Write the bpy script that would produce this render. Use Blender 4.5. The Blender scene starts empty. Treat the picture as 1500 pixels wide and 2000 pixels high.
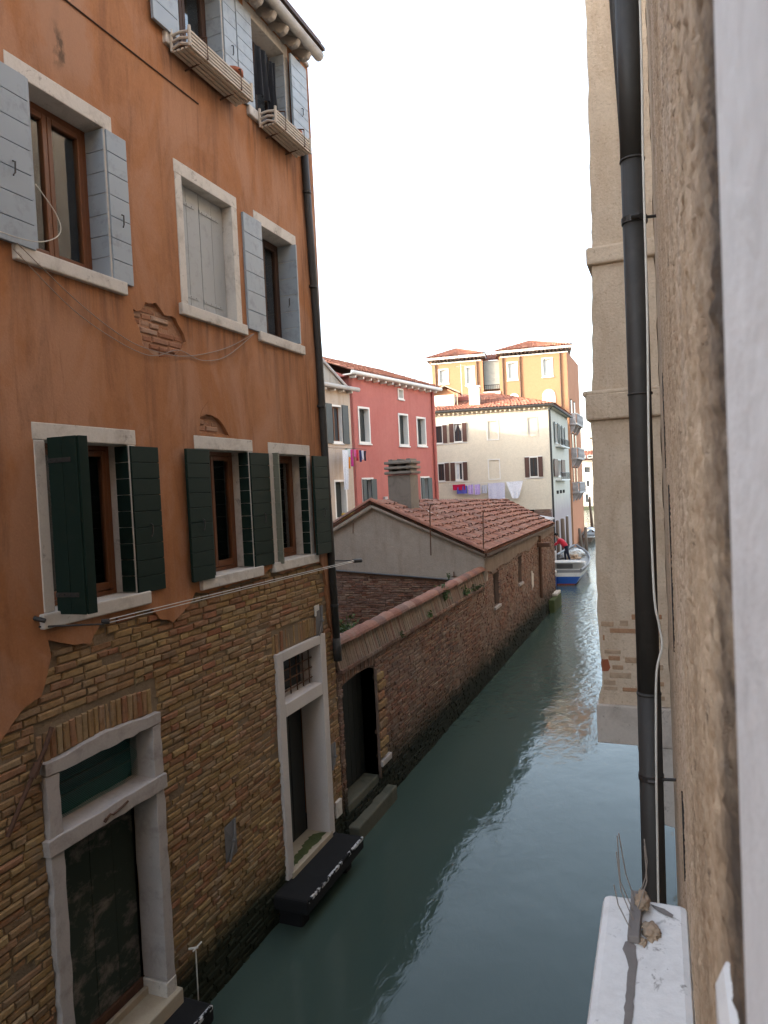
import bpy, bmesh, math, random
from mathutils import Vector, Matrix, geometry, noise
random.seed(7)
R = math.radians
SC = bpy.context.scene
COL = SC.collection

# ------------------------------------------------------------------ camera, sky, sun, exposure
# origin = the camera in the window; +Y runs along the canal, X=-5 is the facade opposite, water lies at z=-5.7
WATER = -5.7
cam = bpy.data.cameras.new('camera')
cam_o = bpy.data.objects.new('camera', cam); COL.objects.link(cam_o)
yaw, pitch, roll = R(21.9376), R(-1.8595), R(-2.7629)
fw = Vector((-math.sin(yaw)*math.cos(pitch), math.cos(yaw)*math.cos(pitch), math.sin(pitch)))
r0 = Vector((math.cos(yaw), math.sin(yaw), 0)); u0 = r0.cross(fw)
rt = math.cos(roll)*r0 + math.sin(roll)*u0; up = -math.sin(roll)*r0 + math.cos(roll)*u0
cam_o.matrix_world = Matrix(((rt.x, up.x, -fw.x, 0), (rt.y, up.y, -fw.y, 0), (rt.z, up.z, -fw.z, 0), (0, 0, 0, 1)))
cam.sensor_fit = 'HORIZONTAL'; cam.sensor_width = 36; cam.lens = 36*1390/1500
cam.clip_start = 0.03; cam.clip_end = 900
cam.dof.use_dof = True; cam.dof.focus_distance = 12; cam.dof.aperture_fstop = 26
SC.camera = cam_o

SUN_EL = R(9.0); SUN_DIR = Vector((-0.81, -0.585, 0)).normalized()      # towards the sun: behind the camera, to the left
w = bpy.data.worlds.new('World'); SC.world = w; w.use_nodes = True
wn = w.node_tree; wn.nodes.clear()
sky = wn.nodes.new('ShaderNodeTexSky'); sky.sky_type = 'NISHITA'; sky.sun_disc = False
sky.sun_elevation = SUN_EL; sky.sun_rotation = math.atan2(SUN_DIR.x, SUN_DIR.y)
sky.air_density = 1.0; sky.dust_density = 3.0; sky.ozone_density = 1.0; sky.altitude = 0
hs = wn.nodes.new('ShaderNodeHueSaturation'); hs.inputs['Saturation'].default_value = 0.52
bg = wn.nodes.new('ShaderNodeBackground'); bg.inputs['Strength'].default_value = 0.15
wo = wn.nodes.new('ShaderNodeOutputWorld')
tint = wn.nodes.new('ShaderNodeMix'); tint.data_type = 'RGBA'; tint.blend_type = 'MULTIPLY'; tint.inputs[0].default_value = 1; tint.inputs[7].default_value = (.94, .99, 1.06, 1)   # thin high haze
wn.links.new(sky.outputs[0], hs.inputs['Color']); wn.links.new(hs.outputs[0], tint.inputs[6]); wn.links.new(tint.outputs[2], bg.inputs['Color']); wn.links.new(bg.outputs[0], wo.inputs[0])
sl = bpy.data.lights.new('sun', 'SUN'); sl.energy = 0.75; sl.angle = R(0.6); sl.color = (1, .86, .66)
so = bpy.data.objects.new('sun', sl); COL.objects.link(so)
so.rotation_euler = (-Vector((SUN_DIR.x*math.cos(SUN_EL), SUN_DIR.y*math.cos(SUN_EL), math.sin(SUN_EL)))).to_track_quat('-Z', 'Y').to_euler()
SC.view_settings.view_transform = 'Standard'; SC.view_settings.look = 'None'
SC.view_settings.gamma = 1; SC.view_settings.exposure = 3.1

# ------------------------------------------------------------------ mesh helpers
def frame(P0, d):
    d = Vector(d).normalized(); n = Vector((d.y, -d.x)); P0 = Vector(P0)
    def F(s, w, z): return Vector((P0.x + d.x*s + n.x*w, P0.y + d.y*s + n.y*w, z))
    F.P0, F.d, F.n = P0, d, n
    F.rotz = math.atan2(n.y, n.x) - math.pi/2
    return F
WORLD = lambda x, y, z: Vector((x, y, z))
FL = frame((-5, 0), (0, 1))          # the row of houses across the canal: s = Y, w = out over the water

class MB:
    def __init__(s, F=WORLD): s.v = []; s.f = []; s.r = []; s.F = F
    def add(s, vs, fs, rnd=0.0):
        b = len(s.v); s.v += [s.F(*p) for p in vs]; s.f += [[b+i for i in f] for f in fs]; s.r += [rnd]*len(fs); return s
    def box(s, a0, a1, b0, b1, c0, c1, rnd=0.0):
        return s.add([(a0,b0,c0),(a1,b0,c0),(a1,b1,c0),(a0,b1,c0),(a0,b0,c1),(a1,b0,c1),(a1,b1,c1),(a0,b1,c1)],
                     [(0,1,2,3),(4,5,6,7),(0,1,5,4),(1,2,6,5),(2,3,7,6),(3,0,4,7)], rnd)
    def prism(s, poly, b0, b1, rnd=0.0):            # outline in (s, z), thickness along w
        n = len(poly)
        return s.add([(p[0], b0, p[1]) for p in poly] + [(p[0], b1, p[1]) for p in poly],
                     [tuple(range(n)), tuple(range(n, 2*n))] + [(i, (i+1) % n, n+(i+1) % n, n+i) for i in range(n)], rnd)
    def tube(s, path, r, n=8, cap=True, rnd=0.0):
        P = [s.F(*p) for p in path]; rs = r if isinstance(r, (list, tuple)) else [r]*len(P); b = len(s.v)
        for i, p in enumerate(P):
            t = (P[min(i+1, len(P)-1)] - P[max(i-1, 0)]).normalized()
            a = t.cross(Vector((0, 0, 1)) if abs(t.z) < .9 else Vector((1, 0, 0))).normalized(); c = t.cross(a)
            s.v += [p + rs[i]*(math.cos(2*math.pi*k/n)*a + math.sin(2*math.pi*k/n)*c) for k in range(n)]
        m = len(P); fs = [[b+i*n+k, b+i*n+(k+1) % n, b+(i+1)*n+(k+1) % n, b+(i+1)*n+k] for i in range(m-1) for k in range(n)]
        if cap: fs += [[b+k for k in range(n)], [b+(m-1)*n+k for k in range(n)]]
        s.f += fs; s.r += [rnd]*len(fs); return s
    def brick(s, a0, a1, c0, c1, front, back, ch=.010, rnd=0.0, j=.006, chz=None, chd=None):
        J = lambda: random.uniform(-j, j)
        chz = chz or ch; chd = chd or ch*1.1
        q = [(a0+J()*.6, c0+J()*.6), (a1+J()*.6, c0+J()*.6), (a1+J()*.6, c1+J()*.6), (a0+J()*.6, c1+J()*.6)]
        sg = [(1, 1), (-1, 1), (-1, -1), (1, -1)]
        vs = [(x, back, z) for x, z in q] + [(x, front-chd, z) for x, z in q] + [(x+g[0]*ch*(.7+random.random()), front+J()*.7, z+g[1]*chz*(.7+random.random())) for (x, z), g in zip(q, sg)]
        fs = [(8, 9, 10, 11)]
        for i in range(4):
            k = (i+1) % 4; fs += [(i, k, 4+k, 4+i), (4+i, 4+k, 8+k, 8+i)]
        return s.add(vs, fs, rnd)
    def mesh(s, name, fix=True):
        me = bpy.data.meshes.new(name); me.from_pydata([tuple(v) for v in s.v], [], s.f)
        if any(s.r):
            at = me.attributes.new('rnd', 'FLOAT', 'FACE'); at.data.foreach_set('value', s.r)
        if fix:
            bm = bmesh.new(); bm.from_mesh(me); bmesh.ops.recalc_face_normals(bm, faces=bm.faces); bm.to_mesh(me); bm.free()
        return me
    def build(s, name, mat, parent=None, bevel=0, smooth=False, kind=None, fix=True):
        return link(name, s.mesh(name, fix), mat, parent, bevel, smooth, kind)

def world_loc(o):
    v = Vector((0, 0, 0))
    while o: v += o.location; o = o.parent
    return v
def link(name, me, mat, parent=None, bevel=0, smooth=False, kind=None):
    o = bpy.data.objects.new(name, me); COL.objects.link(o)
    if mat and not me.materials: me.materials.append(mat)
    if smooth:
        me.polygons.foreach_set('use_smooth', [True]*len(me.polygons))
    if parent: o.parent = parent; o.location = -world_loc(parent)
    if bevel:
        b = o.modifiers.new('bevel', 'BEVEL'); b.width = bevel; b.segments = 2; b.limit_method = 'ANGLE'; b.angle_limit = R(40)
    if kind: o['kind'] = kind
    return o
def thing(name, label, cat, loc=(0, 0, 0), group=None):
    o = bpy.data.objects.new(name, None); COL.objects.link(o); o.location = loc; o.empty_display_size = .2
    return tag(o, label, cat, group)
def tag(o, label, cat, group=None):
    o['label'] = label; o['category'] = cat; o['kind'] = 'thing'
    if group: o['group'] = group
    return o

def inside(p, poly):
    x, y = p; c = False; j = len(poly)-1
    for i in range(len(poly)):
        xi, yi = poly[i]; xj, yj = poly[j]
        if (yi > y) != (yj > y) and x < (xj-xi)*(y-yi)/(yj-yi)+xi: c = not c
        j = i
    return c
def rect(a0, a1, c0, c1): return [(a0, c0), (a1, c0), (a1, c1), (a0, c1)]
def rough(poly, step=.06, amp=.02, closed=True, seed=1):
    rr = random.Random(seed); out = []; n = len(poly)
    for i in range(n if closed else n-1):
        a = Vector(poly[i]); b = Vector(poly[(i+1) % n]); m = max(1, int((b-a).length/step))
        for k in range(m):
            t = k/m; p = a.lerp(b, t)
            out.append((p.x+rr.uniform(-amp, amp), p.y+rr.uniform(-amp, amp)))
    return out
def sheet(mb, outer, holes, w0, w1):
    """a slab between w0 and w1 with the outline `outer`, cut through by `holes` (all outlines in s, z)"""
    vs, es = [], []
    for pl in [outer]+holes:
        b = len(vs); vs += [Vector(p) for p in pl]; es += [(b+i, b+(i+1) % len(pl)) for i in range(len(pl))]
    v, e, f, *_ = geometry.delaunay_2d_cdt(vs, es, [], 0, 1e-5)
    keep = []
    for t in f:
        c = sum((v[i] for i in t), Vector((0, 0)))/len(t)
        if inside(c, outer) and not any(inside(c, h) for h in holes): keep.append(tuple(t))
    cnt = {}
    for t in keep:
        for i in range(3):
            k = (t[i], t[(i+1) % 3]); cnt[tuple(sorted(k))] = cnt.get(tuple(sorted(k)), 0)+1
    n = len(v)
    mb.add([(p.x, w0, p.y) for p in v]+[(p.x, w1, p.y) for p in v],
           keep+[tuple(n+i for i in t) for t in keep]+[(a, b, n+b, n+a) for (a, b), c in cnt.items() if c == 1])
    return mb

# ------------------------------------------------------------------ materials
def NM(name):
    m = bpy.data.materials.new(name); m.use_nodes = True; nt = m.node_tree; nt.nodes.clear()
    out = nt.nodes.new('ShaderNodeOutputMaterial'); b = nt.nodes.new('ShaderNodeBsdfPrincipled'); nt.links.new(b.outputs[0], out.inputs[0])
    return m, nt, b
def nd(nt, typ, ins={}, **props):
    n = nt.nodes.new('ShaderNode'+typ)
    for k, v in props.items(): setattr(n, k, v)
    for k, v in ins.items():
        if isinstance(v, bpy.types.NodeSocket): nt.links.new(v, n.inputs[k])
        else: n.inputs[k].default_value = v
    return n
def c4(c): return (c[0], c[1], c[2], 1)
def pos(nt, scale=(1, 1, 1)):
    g = nd(nt, 'NewGeometry')
    return nd(nt, 'Mapping', {'Vector': g.outputs['Position'], 'Scale': scale}).outputs[0]
def noi(nt, vec, scale, detail=4, rough=.55, dist=0):
    return nd(nt, 'TexNoise', {'Vector': vec, 'Scale': scale, 'Detail': detail, 'Roughness': rough, 'Distortion': dist}).outputs[0]
def ramp(nt, fac, stops):
    r = nd(nt, 'ValToRGB', {'Fac': fac}); cr = r.color_ramp
    while len(cr.elements) < len(stops): cr.elements.new(.5)
    for e, (p, c) in zip(cr.elements, stops): e.position = p; e.color = c4(c) if not isinstance(c, (int, float)) else (c, c, c, 1)
    return r.outputs[0]
def mix(nt, fac, a, b, mode='MIX'):
    m = nt.nodes.new('ShaderNodeMix'); m.data_type = 'RGBA'; m.blend_type = mode
    for sock, v in ((m.inputs[0], fac), (m.inputs[6], a), (m.inputs[7], b)):
        if isinstance(v, bpy.types.NodeSocket): nt.links.new(v, sock)
        else: sock.default_value = v if isinstance(v, (int, float)) else c4(v)
    return m.outputs[2]
def math_(nt, op, a, b=0.0, clamp=False):
    m = nt.nodes.new('ShaderNodeMath'); m.operation = op; m.use_clamp = clamp
    for i, v in enumerate((a, b)):
        if isinstance(v, bpy.types.NodeSocket): nt.links.new(v, m.inputs[i])
        else: m.inputs[i].default_value = v
    return m.outputs[0]
def zfac(nt, z0, z1, wob=.25, sc=1.5):        # 1 below z0, 0 above z1, with a wavering edge
    g = nd(nt, 'NewGeometry'); z = nd(nt, 'SeparateXYZ', {0: g.outputs['Position']}).outputs[2]
    n = noi(nt, g.outputs['Position'], sc, 4, .6)
    z = math_(nt, 'ADD', z, math_(nt, 'MULTIPLY', math_(nt, 'SUBTRACT', n, .5), wob*2))
    return nd(nt, 'MapRange', {0: z, 1: z0, 2: z1, 3: 1.0, 4: 0.0}).outputs[0]
def bump(nt, b, h, strength=.3, dist=.02):
    nt.links.new(nd(nt, 'Bump', {'Height': h, 'Strength': strength, 'Distance': dist}).outputs[0], b.inputs['Normal'])
def setc(nt, b, col, rough=.85, spec=.3):
    if isinstance(col, bpy.types.NodeSocket): nt.links.new(col, b.inputs['Base Color'])
    else: b.inputs['Base Color'].default_value = c4(col)
    b.inputs['Roughness'].default_value = rough; b.inputs['Specular IOR Level'].default_value = spec

def stucco(name, base, alt, dark, blot=.6, streak=.35, grain=60, gb=.25, moss=None, low=None, rough_=.9, wash=None, pits=None):
    m, nt, b = NM(name); p = pos(nt)
    big = noi(nt, p, blot, 5, .6, .6)
    col = ramp(nt, big, [(.3, base), (.52, tuple((x+y)/2 for x, y in zip(base, alt))), (.7, alt)])
    st = noi(nt, pos(nt, (1.6, 1.6, .22)), 2.2, 5, .65, .3)
    col = mix(nt, math_(nt, 'MULTIPLY', ramp(nt, st, [(.5, 0), (.72, 1)]), streak), col, dark)
    mid = noi(nt, p, 5, 5, .65)
    col = mix(nt, math_(nt, 'MULTIPLY', ramp(nt, mid, [(.45, 0), (.75, 1)]), .28), col, tuple(x*.7 for x in base))
    if wash:
        wsh = ramp(nt, noi(nt, pos(nt, (1, 1, .6)), wash[1], 6, .62, 1.2), [(.47, 0), (.60, 1)])
        col = mix(nt, math_(nt, 'MULTIPLY', wsh, wash[2]), col, wash[0])
        ws2 = ramp(nt, noi(nt, pos(nt, (2.5, 2.5, .35)), 1.7, 6, .7, .8), [(.52, 0), (.66, 1)])
        col = mix(nt, math_(nt, 'MULTIPLY', ws2, wash[2]*.6), col, dark)
    fine = noi(nt, p, grain, 3, .6)
    col = mix(nt, .12, col, ramp(nt, fine, [(.3, tuple(x*.5 for x in base)), (.7, tuple(min(1, x*1.5) for x in alt))]))
    if pits: col = mix(nt, math_(nt, 'MULTIPLY', ramp(nt, noi(nt, p, pits[0], 4, .7), [(.56, 0), (.66, 1)]), pits[1]), col, dark)
    if low: col = mix(nt, zfac(nt, *low[:2], .5, .9), col, low[2])
    if moss: col = mix(nt, zfac(nt, *moss[:2], .15, 3), col, moss[2])
    setc(nt, b, col, rough_, .25)
    h = math_(nt, 'ADD', math_(nt, 'MULTIPLY', fine, .5), math_(nt, 'ADD', mid, math_(nt, 'MULTIPLY', big, 2)))
    bump(nt, b, h, gb, .015)
    return m

def brickmat(name, cols, use_obj, zone=None, moss=None, rough_=.9, smear=None, zone2=None):
    m, nt, b = NM(name); p = pos(nt)
    if use_obj: r = nd(nt, 'ObjectInfo').outputs['Random']
    else: r = nd(nt, 'Attribute', attribute_name='rnd').outputs['Fac']
    k = len(cols)
    col = ramp(nt, r, [(i/(k-1)*.98+.01, c) for i, c in enumerate(cols)])
    z = noi(nt, p, .9, 4, .6)
    if zone: col = mix(nt, math_(nt, 'MULTIPLY', ramp(nt, z, [(.42, 0), (.62, 1)]), .65), col, mix(nt, .5, col, zone, 'MIX'))
    if zone2: col = mix(nt, math_(nt, 'MULTIPLY', ramp(nt, noi(nt, p, .55, 5, .65, .8), [(.45, 0), (.6, 1)]), .6), col, mix(nt, .6, col, zone2))
    n2 = noi(nt, p, 14, 5, .7)
    col = mix(nt, math_(nt, 'MULTIPLY', ramp(nt, n2, [(.45, 0), (.7, 1)]), .5), col, mix(nt, 1.0, col, (.45, .42, .4), 'MULTIPLY'))
    n3 = noi(nt, p, 70, 3, .6)
    if smear: col = mix(nt, math_(nt, 'MULTIPLY', ramp(nt, noi(nt, p, 3.2, 6, .7), [(.55, 0), (.68, 1)]), .55), col, smear)
    if moss:
        for q in moss: col = mix(nt, math_(nt, 'MULTIPLY', zfac(nt, q[0], q[1], .22, 2.5), q[3] if len(q) > 3 else 1.0), col, q[2])
    setc(nt, b, col, rough_, .25)
    bump(nt, b, math_(nt, 'ADD', n2, math_(nt, 'MULTIPLY', n3, .5)), .7, .012)
    return m

def stone(name, base, dark, dirt=.5, rough_=.75, sc=3, moss=None, pits=None):
    m, nt, b = NM(name); p = pos(nt)
    n = noi(nt, p, sc, 7, .68, .4); f = noi(nt, p, 45, 4, .7)
    col = mix(nt, math_(nt, 'MULTIPLY', ramp(nt, n, [(.5, 0), (.72, 1)]), dirt), base, dark)
    col = mix(nt, .2, col, ramp(nt, f, [(.3, tuple(x*.55 for x in base)), (.65, base)]))
    if pits: col = mix(nt, math_(nt, 'MULTIPLY', ramp(nt, noi(nt, p, pits[0], 5, .75, .6), [(.60, 0), (.68, 1)]), pits[1]), col, tuple(x*.45 for x in dark))
    if moss: col = mix(nt, zfac(nt, *moss[:2], .2, 4), col, moss[2])
    setc(nt, b, col, rough_, .3); bump(nt, b, math_(nt, 'ADD', n, math_(nt, 'MULTIPLY', f, .4)), .35, .012)
    return m

def paint(name, base, worn=None, amt=.25, rough_=.5, sc=8, spec=.4, stretch=(1, 1, 1)):
    m, nt, b = NM(name); n = noi(nt, pos(nt, stretch), sc, 6, .7, .2)
    col = mix(nt, math_(nt, 'MULTIPLY', ramp(nt, n, [(.52, 0), (.7, 1)] if name != 'scraped_edge' else [(.49, 0), (.53, 1)]), amt), base, worn or tuple(x*.6 for x in base))
    setc(nt, b, col, rough_, spec); bump(nt, b, n, .12, .006)
    return m

def glass(name, tint=(.75, .8, .8), rough_=.02):
    m = bpy.data.materials.new(name); m.use_nodes = True; nt = m.node_tree; nt.nodes.clear()
    t = nd(nt, 'BsdfTransparent', {'Color': c4(tint)}); g = nd(nt, 'BsdfGlossy', {'Roughness': rough_, 'Color': (1, 1, 1, 1)})
    fr = nd(nt, 'Fresnel', {'IOR': 1.5}); f = math_(nt, 'MULTIPLY', fr.outputs[0], 1.8, True)
    mx = nd(nt, 'MixShader', {0: f, 1: t.outputs[0], 2: g.outputs[0]}); o = nd(nt, 'OutputMaterial', {0: mx.outputs[0]})
    return m

def cloth(name, c, var=None, sc=20):
    m, nt, b = NM(name); n = noi(nt, pos(nt), sc, 3, .5)
    col = mix(nt, ramp(nt, n, [(.45, 0), (.62, 1)]), c, var or tuple(x*.85 for x in c))
    setc(nt, b, col, .9, .1); b.inputs['Sheen Weight'].default_value = .2
    return m

M = {}
MOSS = (.018, .022, .012)
M['orange'] = stucco('orange_plaster', (.36, .152, .064), (.39, .182, .088), (.17, .082, .048), .55, .5, 55, .3, wash=((.42, .228, .142), .8, .8))
YB = [(.24, .145, .066), (.32, .208, .092), (.37, .255, .112), (.31, .20, .096), (.28, .152, .078), (.30, .125, .07), (.37, .278, .155), (.20, .127, .075)]
mossL = [(-5.05, -4.55, (.10, .085, .04), .6), (-5.2, -4.95, MOSS)]
M['brick_obj'] = brickmat('ochre_brick', YB, True, (.25, .15, .08), mossL, smear=(.35, .265, .195), zone2=(.30, .20, .125))
M['brick_at'] = brickmat('ochre_brick_field', YB, False, (.25, .15, .08), mossL, smear=(.35, .265, .195), zone2=(.30, .20, .125))
RB = [(.13, .068, .050), (.19, .095, .066), (.24, .125, .085), (.17, .105, .08), (.12, .078, .062), (.25, .175, .125), (.10, .066, .056), (.20, .125, .10), (.28, .21, .16)]
mossR = [(-4.9, -4.3, (.06, .05, .035), .6), (-5.2, -4.8, (.012, .016, .010))]
M['red_obj'] = brickmat('red_brick', RB, True, (.22, .10, .06), mossR, smear=(.30, .235, .20), zone2=(.25, .20, .17))
M['red_at'] = brickmat('red_brick_field', RB, False, (.22, .10, .06), mossR, smear=(.30, .235, .20), zone2=(.25, .20, .17))
M['mortar'] = stucco('old_mortar', (.19, .14, .092), (.25, .19, .13), (.08, .06, .042), 1.2, .5, 40, .6, moss=(-5.2, -4.9, MOSS))
M['mortar_red'] = stucco('old_red_mortar', (.18, .125, .10), (.24, .17, .135), (.08, .055, .045), 1.2, .5, 40, .6, moss=(-5.3, -4.95, (.014, .018, .012)))
M['cap_brick'] = brickmat('weathered_cap_brick', [(.16, .115, .085), (.21, .15, .11), (.18, .10, .075), (.25, .195, .15), (.14, .11, .09)], True, (.15, .13, .09), smear=(.24, .21, .16))
M['patch_mortar'] = stucco('crumbling_mortar', (.34, .17, .10), (.44, .28, .19), (.24, .10, .06), 4, .3, 40, .6)
M['patch_brick'] = brickmat('crumbling_brick', [(.33, .15, .085), (.36, .19, .12), (.29, .12, .065), (.44, .31, .23), (.34, .155, .085)], True, (.30, .12, .06), smear=(.50, .40, .33))
M['stone'] = stone('istrian_stone', (.62, .58, .53), (.24, .20, .165), .7, pits=(7, .55))
M['stone_w'] = stone('painted_stone', (.82, .82, .84), (.56, .54, .54), .5, sc=9, pits=(30, .35))
M['stone_grey'] = stone('weathered_stone_frame', (.44, .40, .38), (.18, .15, .13), .65, sc=4, moss=(-5.25, -5.0, (.05, .055, .03)))
M['door2_stone'] = stone('pale_door_stone', (.60, .55, .52), (.34, .27, .23), .35, sc=1.2)
M['grey_shutter'] = paint('grey_blue_paint', (.30, .345, .39), (.17, .185, .20), .6, .5, 6)
M['grey_plain'] = paint('grey_paint', (.36, .38, .39), (.22, .22, .22), .5, .55, 6)
M['green_shutter'] = paint('dark_green_paint', (.008, .021, .016), (.020, .028, .023), .35, .6, 6, .18)
M['green_sheen'] = paint('sky_sheen_green_paint', (.16, .165, .125), (.08, .09, .07), .5, .5, 5)  # glancing sky reflection on one leaf, put into a lighter base colour
M['iron'] = paint('black_iron', (.03, .028, .027), (.09, .05, .03), .4, .55, 12)
M['rust'] = paint('rusty_iron', (.09, .045, .028), (.16, .075, .04), .7, .8, 14)
M['plate'] = paint('grey_iron_plate', (.16, .15, .145), (.10, .07, .05), .5, .6, 10)
M['wood'] = paint('varnished_wood', (.15, .052, .018), (.07, .025, .011), .6, .4, 6, .5, (6, 6, .6))
M['wood_dk'] = paint('dark_wood', (.055, .028, .018), (.03, .018, .012), .5, .6, 6, .3, (6, 6, .6))
M['dark'] = paint('dark_interior', (.02, .018, .017), None, .2, .9)
M['door_black'] = paint('black_green_door', (.016, .018, .016), (.03, .03, .026), .4, .5, 6)
M['door_peel'] = paint('peeling_green_door', (.042, .056, .046), (.23, .195, .17), .95, .85, 2.6, .2, (1, 1, 1.6))
M['curtain'] = cloth('grey_curtain', (.62, .64, .65), (.5, .52, .53), 3)
M['curtain_dk'] = cloth('dim_curtain', (.40, .42, .42), (.28, .30, .30), 3)
M['glass'] = glass('window_glass')
M['net'] = paint('green_net', (.04, .17, .165), None, .2, .7)
M['gutter'] = stone('painted_gutter', (.42, .38, .34), (.16, .12, .10), .6, sc=4)
M['pipe_dk'] = paint('dark_metal_pipe', (.038, .035, .032), (.07, .062, .055), .45, .6, 7, .35)
M['white_cord'] = paint('white_cord', (.62, .60, .55), None, .3, .6)
M['cord'] = paint('grey_cord', (.30, .24, .20), None, .3, .7)
M['black_stone'] = stone('wet_black_stone', (.010, .010, .011), (.020, .020, .020), .6, .95, 3)
M['chalk'] = paint('scraped_edge', (.014, .014, .015), (.60, .60, .60), 1.0, .9, 9, .1, (1, .8, 1))
M['threshold'] = stone('threshold_stone', (.42, .36, .27), (.25, .19, .13), .4, sc=2)
M['algae'] = stucco('green_algae', (.055, .075, .025), (.08, .10, .04), (.03, .04, .02), 3, .3, 80, .8)
TC = [(.19, .080, .053), (.25, .112, .075), (.30, .148, .105), (.22, .10, .075), (.155, .088, .072), (.29, .175, .135), (.23, .09, .058)]
M['tile_obj'] = brickmat('clay_tile', TC, True, (.22, .12, .09), smear=(.26, .2, .16))
M['tile_at'] = brickmat('clay_tile_field', TC, False, (.22, .12, .09), smear=(.26, .2, .16))
M['tile_far'] = brickmat('far_clay_tile', [(.30, .115, .07), (.38, .16, .10), (.34, .14, .095), (.27, .11, .08), (.42, .22, .15)], False)  # paler, redder clay for the distant roofs
M['gable'] = stucco('grey_gable_render', (.30, .265, .225), (.36, .325, .28), (.17, .13, .10), .7, .55, 30, .8)
M['step_dark'] = stone('algae_stone', (.10, .10, .075), (.03, .035, .022), .8, .85, 3)
M['gable_dirty'] = stucco('dirty_render_remnant', (.17, .13, .105), (.23, .18, .145), (.10, .07, .055), 1.5, .6, 30, .8)
M['lead'] = paint('lead_strip', (.10, .11, .12), (.05, .05, .05), .5, .6)
M['red'] = stucco('red_plaster', (.39, .122, .102), (.42, .15, .125), (.29, .085, .07), .5, .35, 20, .15)
M['beige'] = stucco('beige_plaster', (.42, .34, .27), (.5, .41, .33), (.30, .20, .11), .7, .5, 20, .2)
M['cream'] = stucco('cream_plaster', (.60, .525, .41), (.63, .555, .44), (.53, .45, .35), .3, .25, 12, .08)
M['cream_side'] = stucco('cream_side_plaster', (.50, .46, .38), (.54, .50, .43), (.40, .33, .30), .3, .4, 12, .1, low=(-2.4, -.9, (.36, .29, .28)))
M['palazzo'] = stucco('ochre_orange_plaster', (.385, .195, .105), (.405, .21, .115), (.335, .165, .088), .3, .2, 10, .06)
M['palazzo_side'] = stucco('orange_red_plaster', (.46, .19, .10), (.50, .22, .12), (.36, .14, .08), .3, .3, 10, .06)
M['white_trim'] = stone('white_trim', (.70, .67, .62), (.5, .46, .42), .25, sc=2)
M['pale_wall'] = stucco('pale_far_plaster', (.40, .37, .31), (.44, .40, .34), (.30, .27, .23), .2, .2, 8, .05)
M['brown_shutter'] = paint('brown_shutter_paint', (.075, .032, .022), (.05, .022, .016), .4, .55, 4)
M['dkgrn_far'] = paint('charcoal_shutter_paint', (.030, .036, .036), (.05, .055, .055), .4, .5, 4)
M['slat_grey'] = paint('pale_roller_blind', (.46, .46, .43), (.36, .36, .34), .3, .6, 3)
M['blind_far'] = paint('beige_blind', (.56, .50, .42), (.5, .45, .38), .3, .6, 3)
M['awning'] = paint('grey_green_awning', (.30, .31, .28), (.22, .23, .21), .3, .7, 3)
M['winglass_far'] = paint('dark_window_glass', (.045, .05, .055), (.02, .02, .02), .4, .12, 1.5, .6)
M['conc'] = stone('sooty_chimney_render', (.17, .155, .135), (.07, .06, .05), .7, .9, 2.5)
def roughcast():
    m, nt, b = NM('tan_roughcast'); v = pos(nt, (1, .32, 1)); p = pos(nt)
    big = noi(nt, pos(nt, (1, .5, .35)), 3.2, 6, .65, .6); grain = noi(nt, v, 60, 5, .7); pit = noi(nt, v, 34, 6, .75, .4); mid = noi(nt, v, 12, 5, .65)
    col = ramp(nt, big, [(.32, (.44, .31, .19)), (.5, (.58, .44, .30)), (.68, (.70, .58, .46))])
    col = mix(nt, math_(nt, 'MULTIPLY', ramp(nt, mid, [(.45, 0), (.65, 1)]), .55), col, (.38, .25, .145))
    col = mix(nt, .35, col, ramp(nt, grain, [(.3, (.24, .16, .10)), (.65, (.78, .66, .52))]))
    col = mix(nt, math_(nt, 'MULTIPLY', ramp(nt, pit, [(.60, 0), (.69, 1)]), .85), col, (.12, .085, .06))
    run = noi(nt, pos(nt, (1, 1.6, .16)), 7, 5, .7, .3)
    col = mix(nt, math_(nt, 'MULTIPLY', ramp(nt, run, [(.5, 0), (.68, 1)]), .6), col, (.20, .14, .095))
    setc(nt, b, col, .95, .15)
    bump(nt, b, math_(nt, 'ADD', grain, math_(nt, 'SUBTRACT', mid, math_(nt, 'MULTIPLY', ramp(nt, pit, [(.58, 0), (.7, 1)]), .8))), .5, .003)
    return m
M['right_wall'] = roughcast()
M['bay'] = stucco('sandy_bay_render', (.62, .50, .375), (.67, .55, .425), (.38, .28, .20), 1.0, .5, 45, .9, pits=(30, .6), wash=((.50, .375, .26), 2.2, .55))
M['bay_brick'] = brickmat('bay_brick', [(.34, .15, .075), (.42, .24, .14), (.46, .31, .20), (.50, .38, .27), (.40, .20, .11)], True, (.48, .36, .25), smear=(.56, .45, .34))
M['sill_w'] = stone('white_sill_stone', (.74, .73, .72), (.42, .39, .37), .45, .75, 7, pits=(22, .75))
M['stone_layer'] = stone('layered_stone', (.60, .54, .48), (.30, .25, .21), .6, .85, 3, pits=(9, .5))
M['cement'] = stone('grey_cement', (.20, .18, .17), (.12, .11, .10), .5, .9, 12)
M['tan_bits'] = stone('tan_mortar_bits', (.36, .27, .19), (.22, .16, .11), .6, .95, 20)
M['wire'] = paint('spike_wire', (.22, .19, .165), None, .3, .5)
M['blue'] = paint('blue_hull', (.012, .07, .30), (.02, .06, .2), .3, .35, 3)
M['boat_white'] = paint('boat_white', (.60, .60, .58), (.42, .42, .40), .4, .45, 3)
M['boat_grey'] = paint('rubbing_strake', (.20, .20, .205), (.13, .13, .13), .4, .6, 4)
M['boat_red'] = paint('antifouling', (.20, .035, .025), (.1, .03, .02), .4, .6, 4)
M['deck'] = paint('grey_deck', (.36, .36, .34), (.24, .24, .22), .5, .7, 3)
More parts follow.
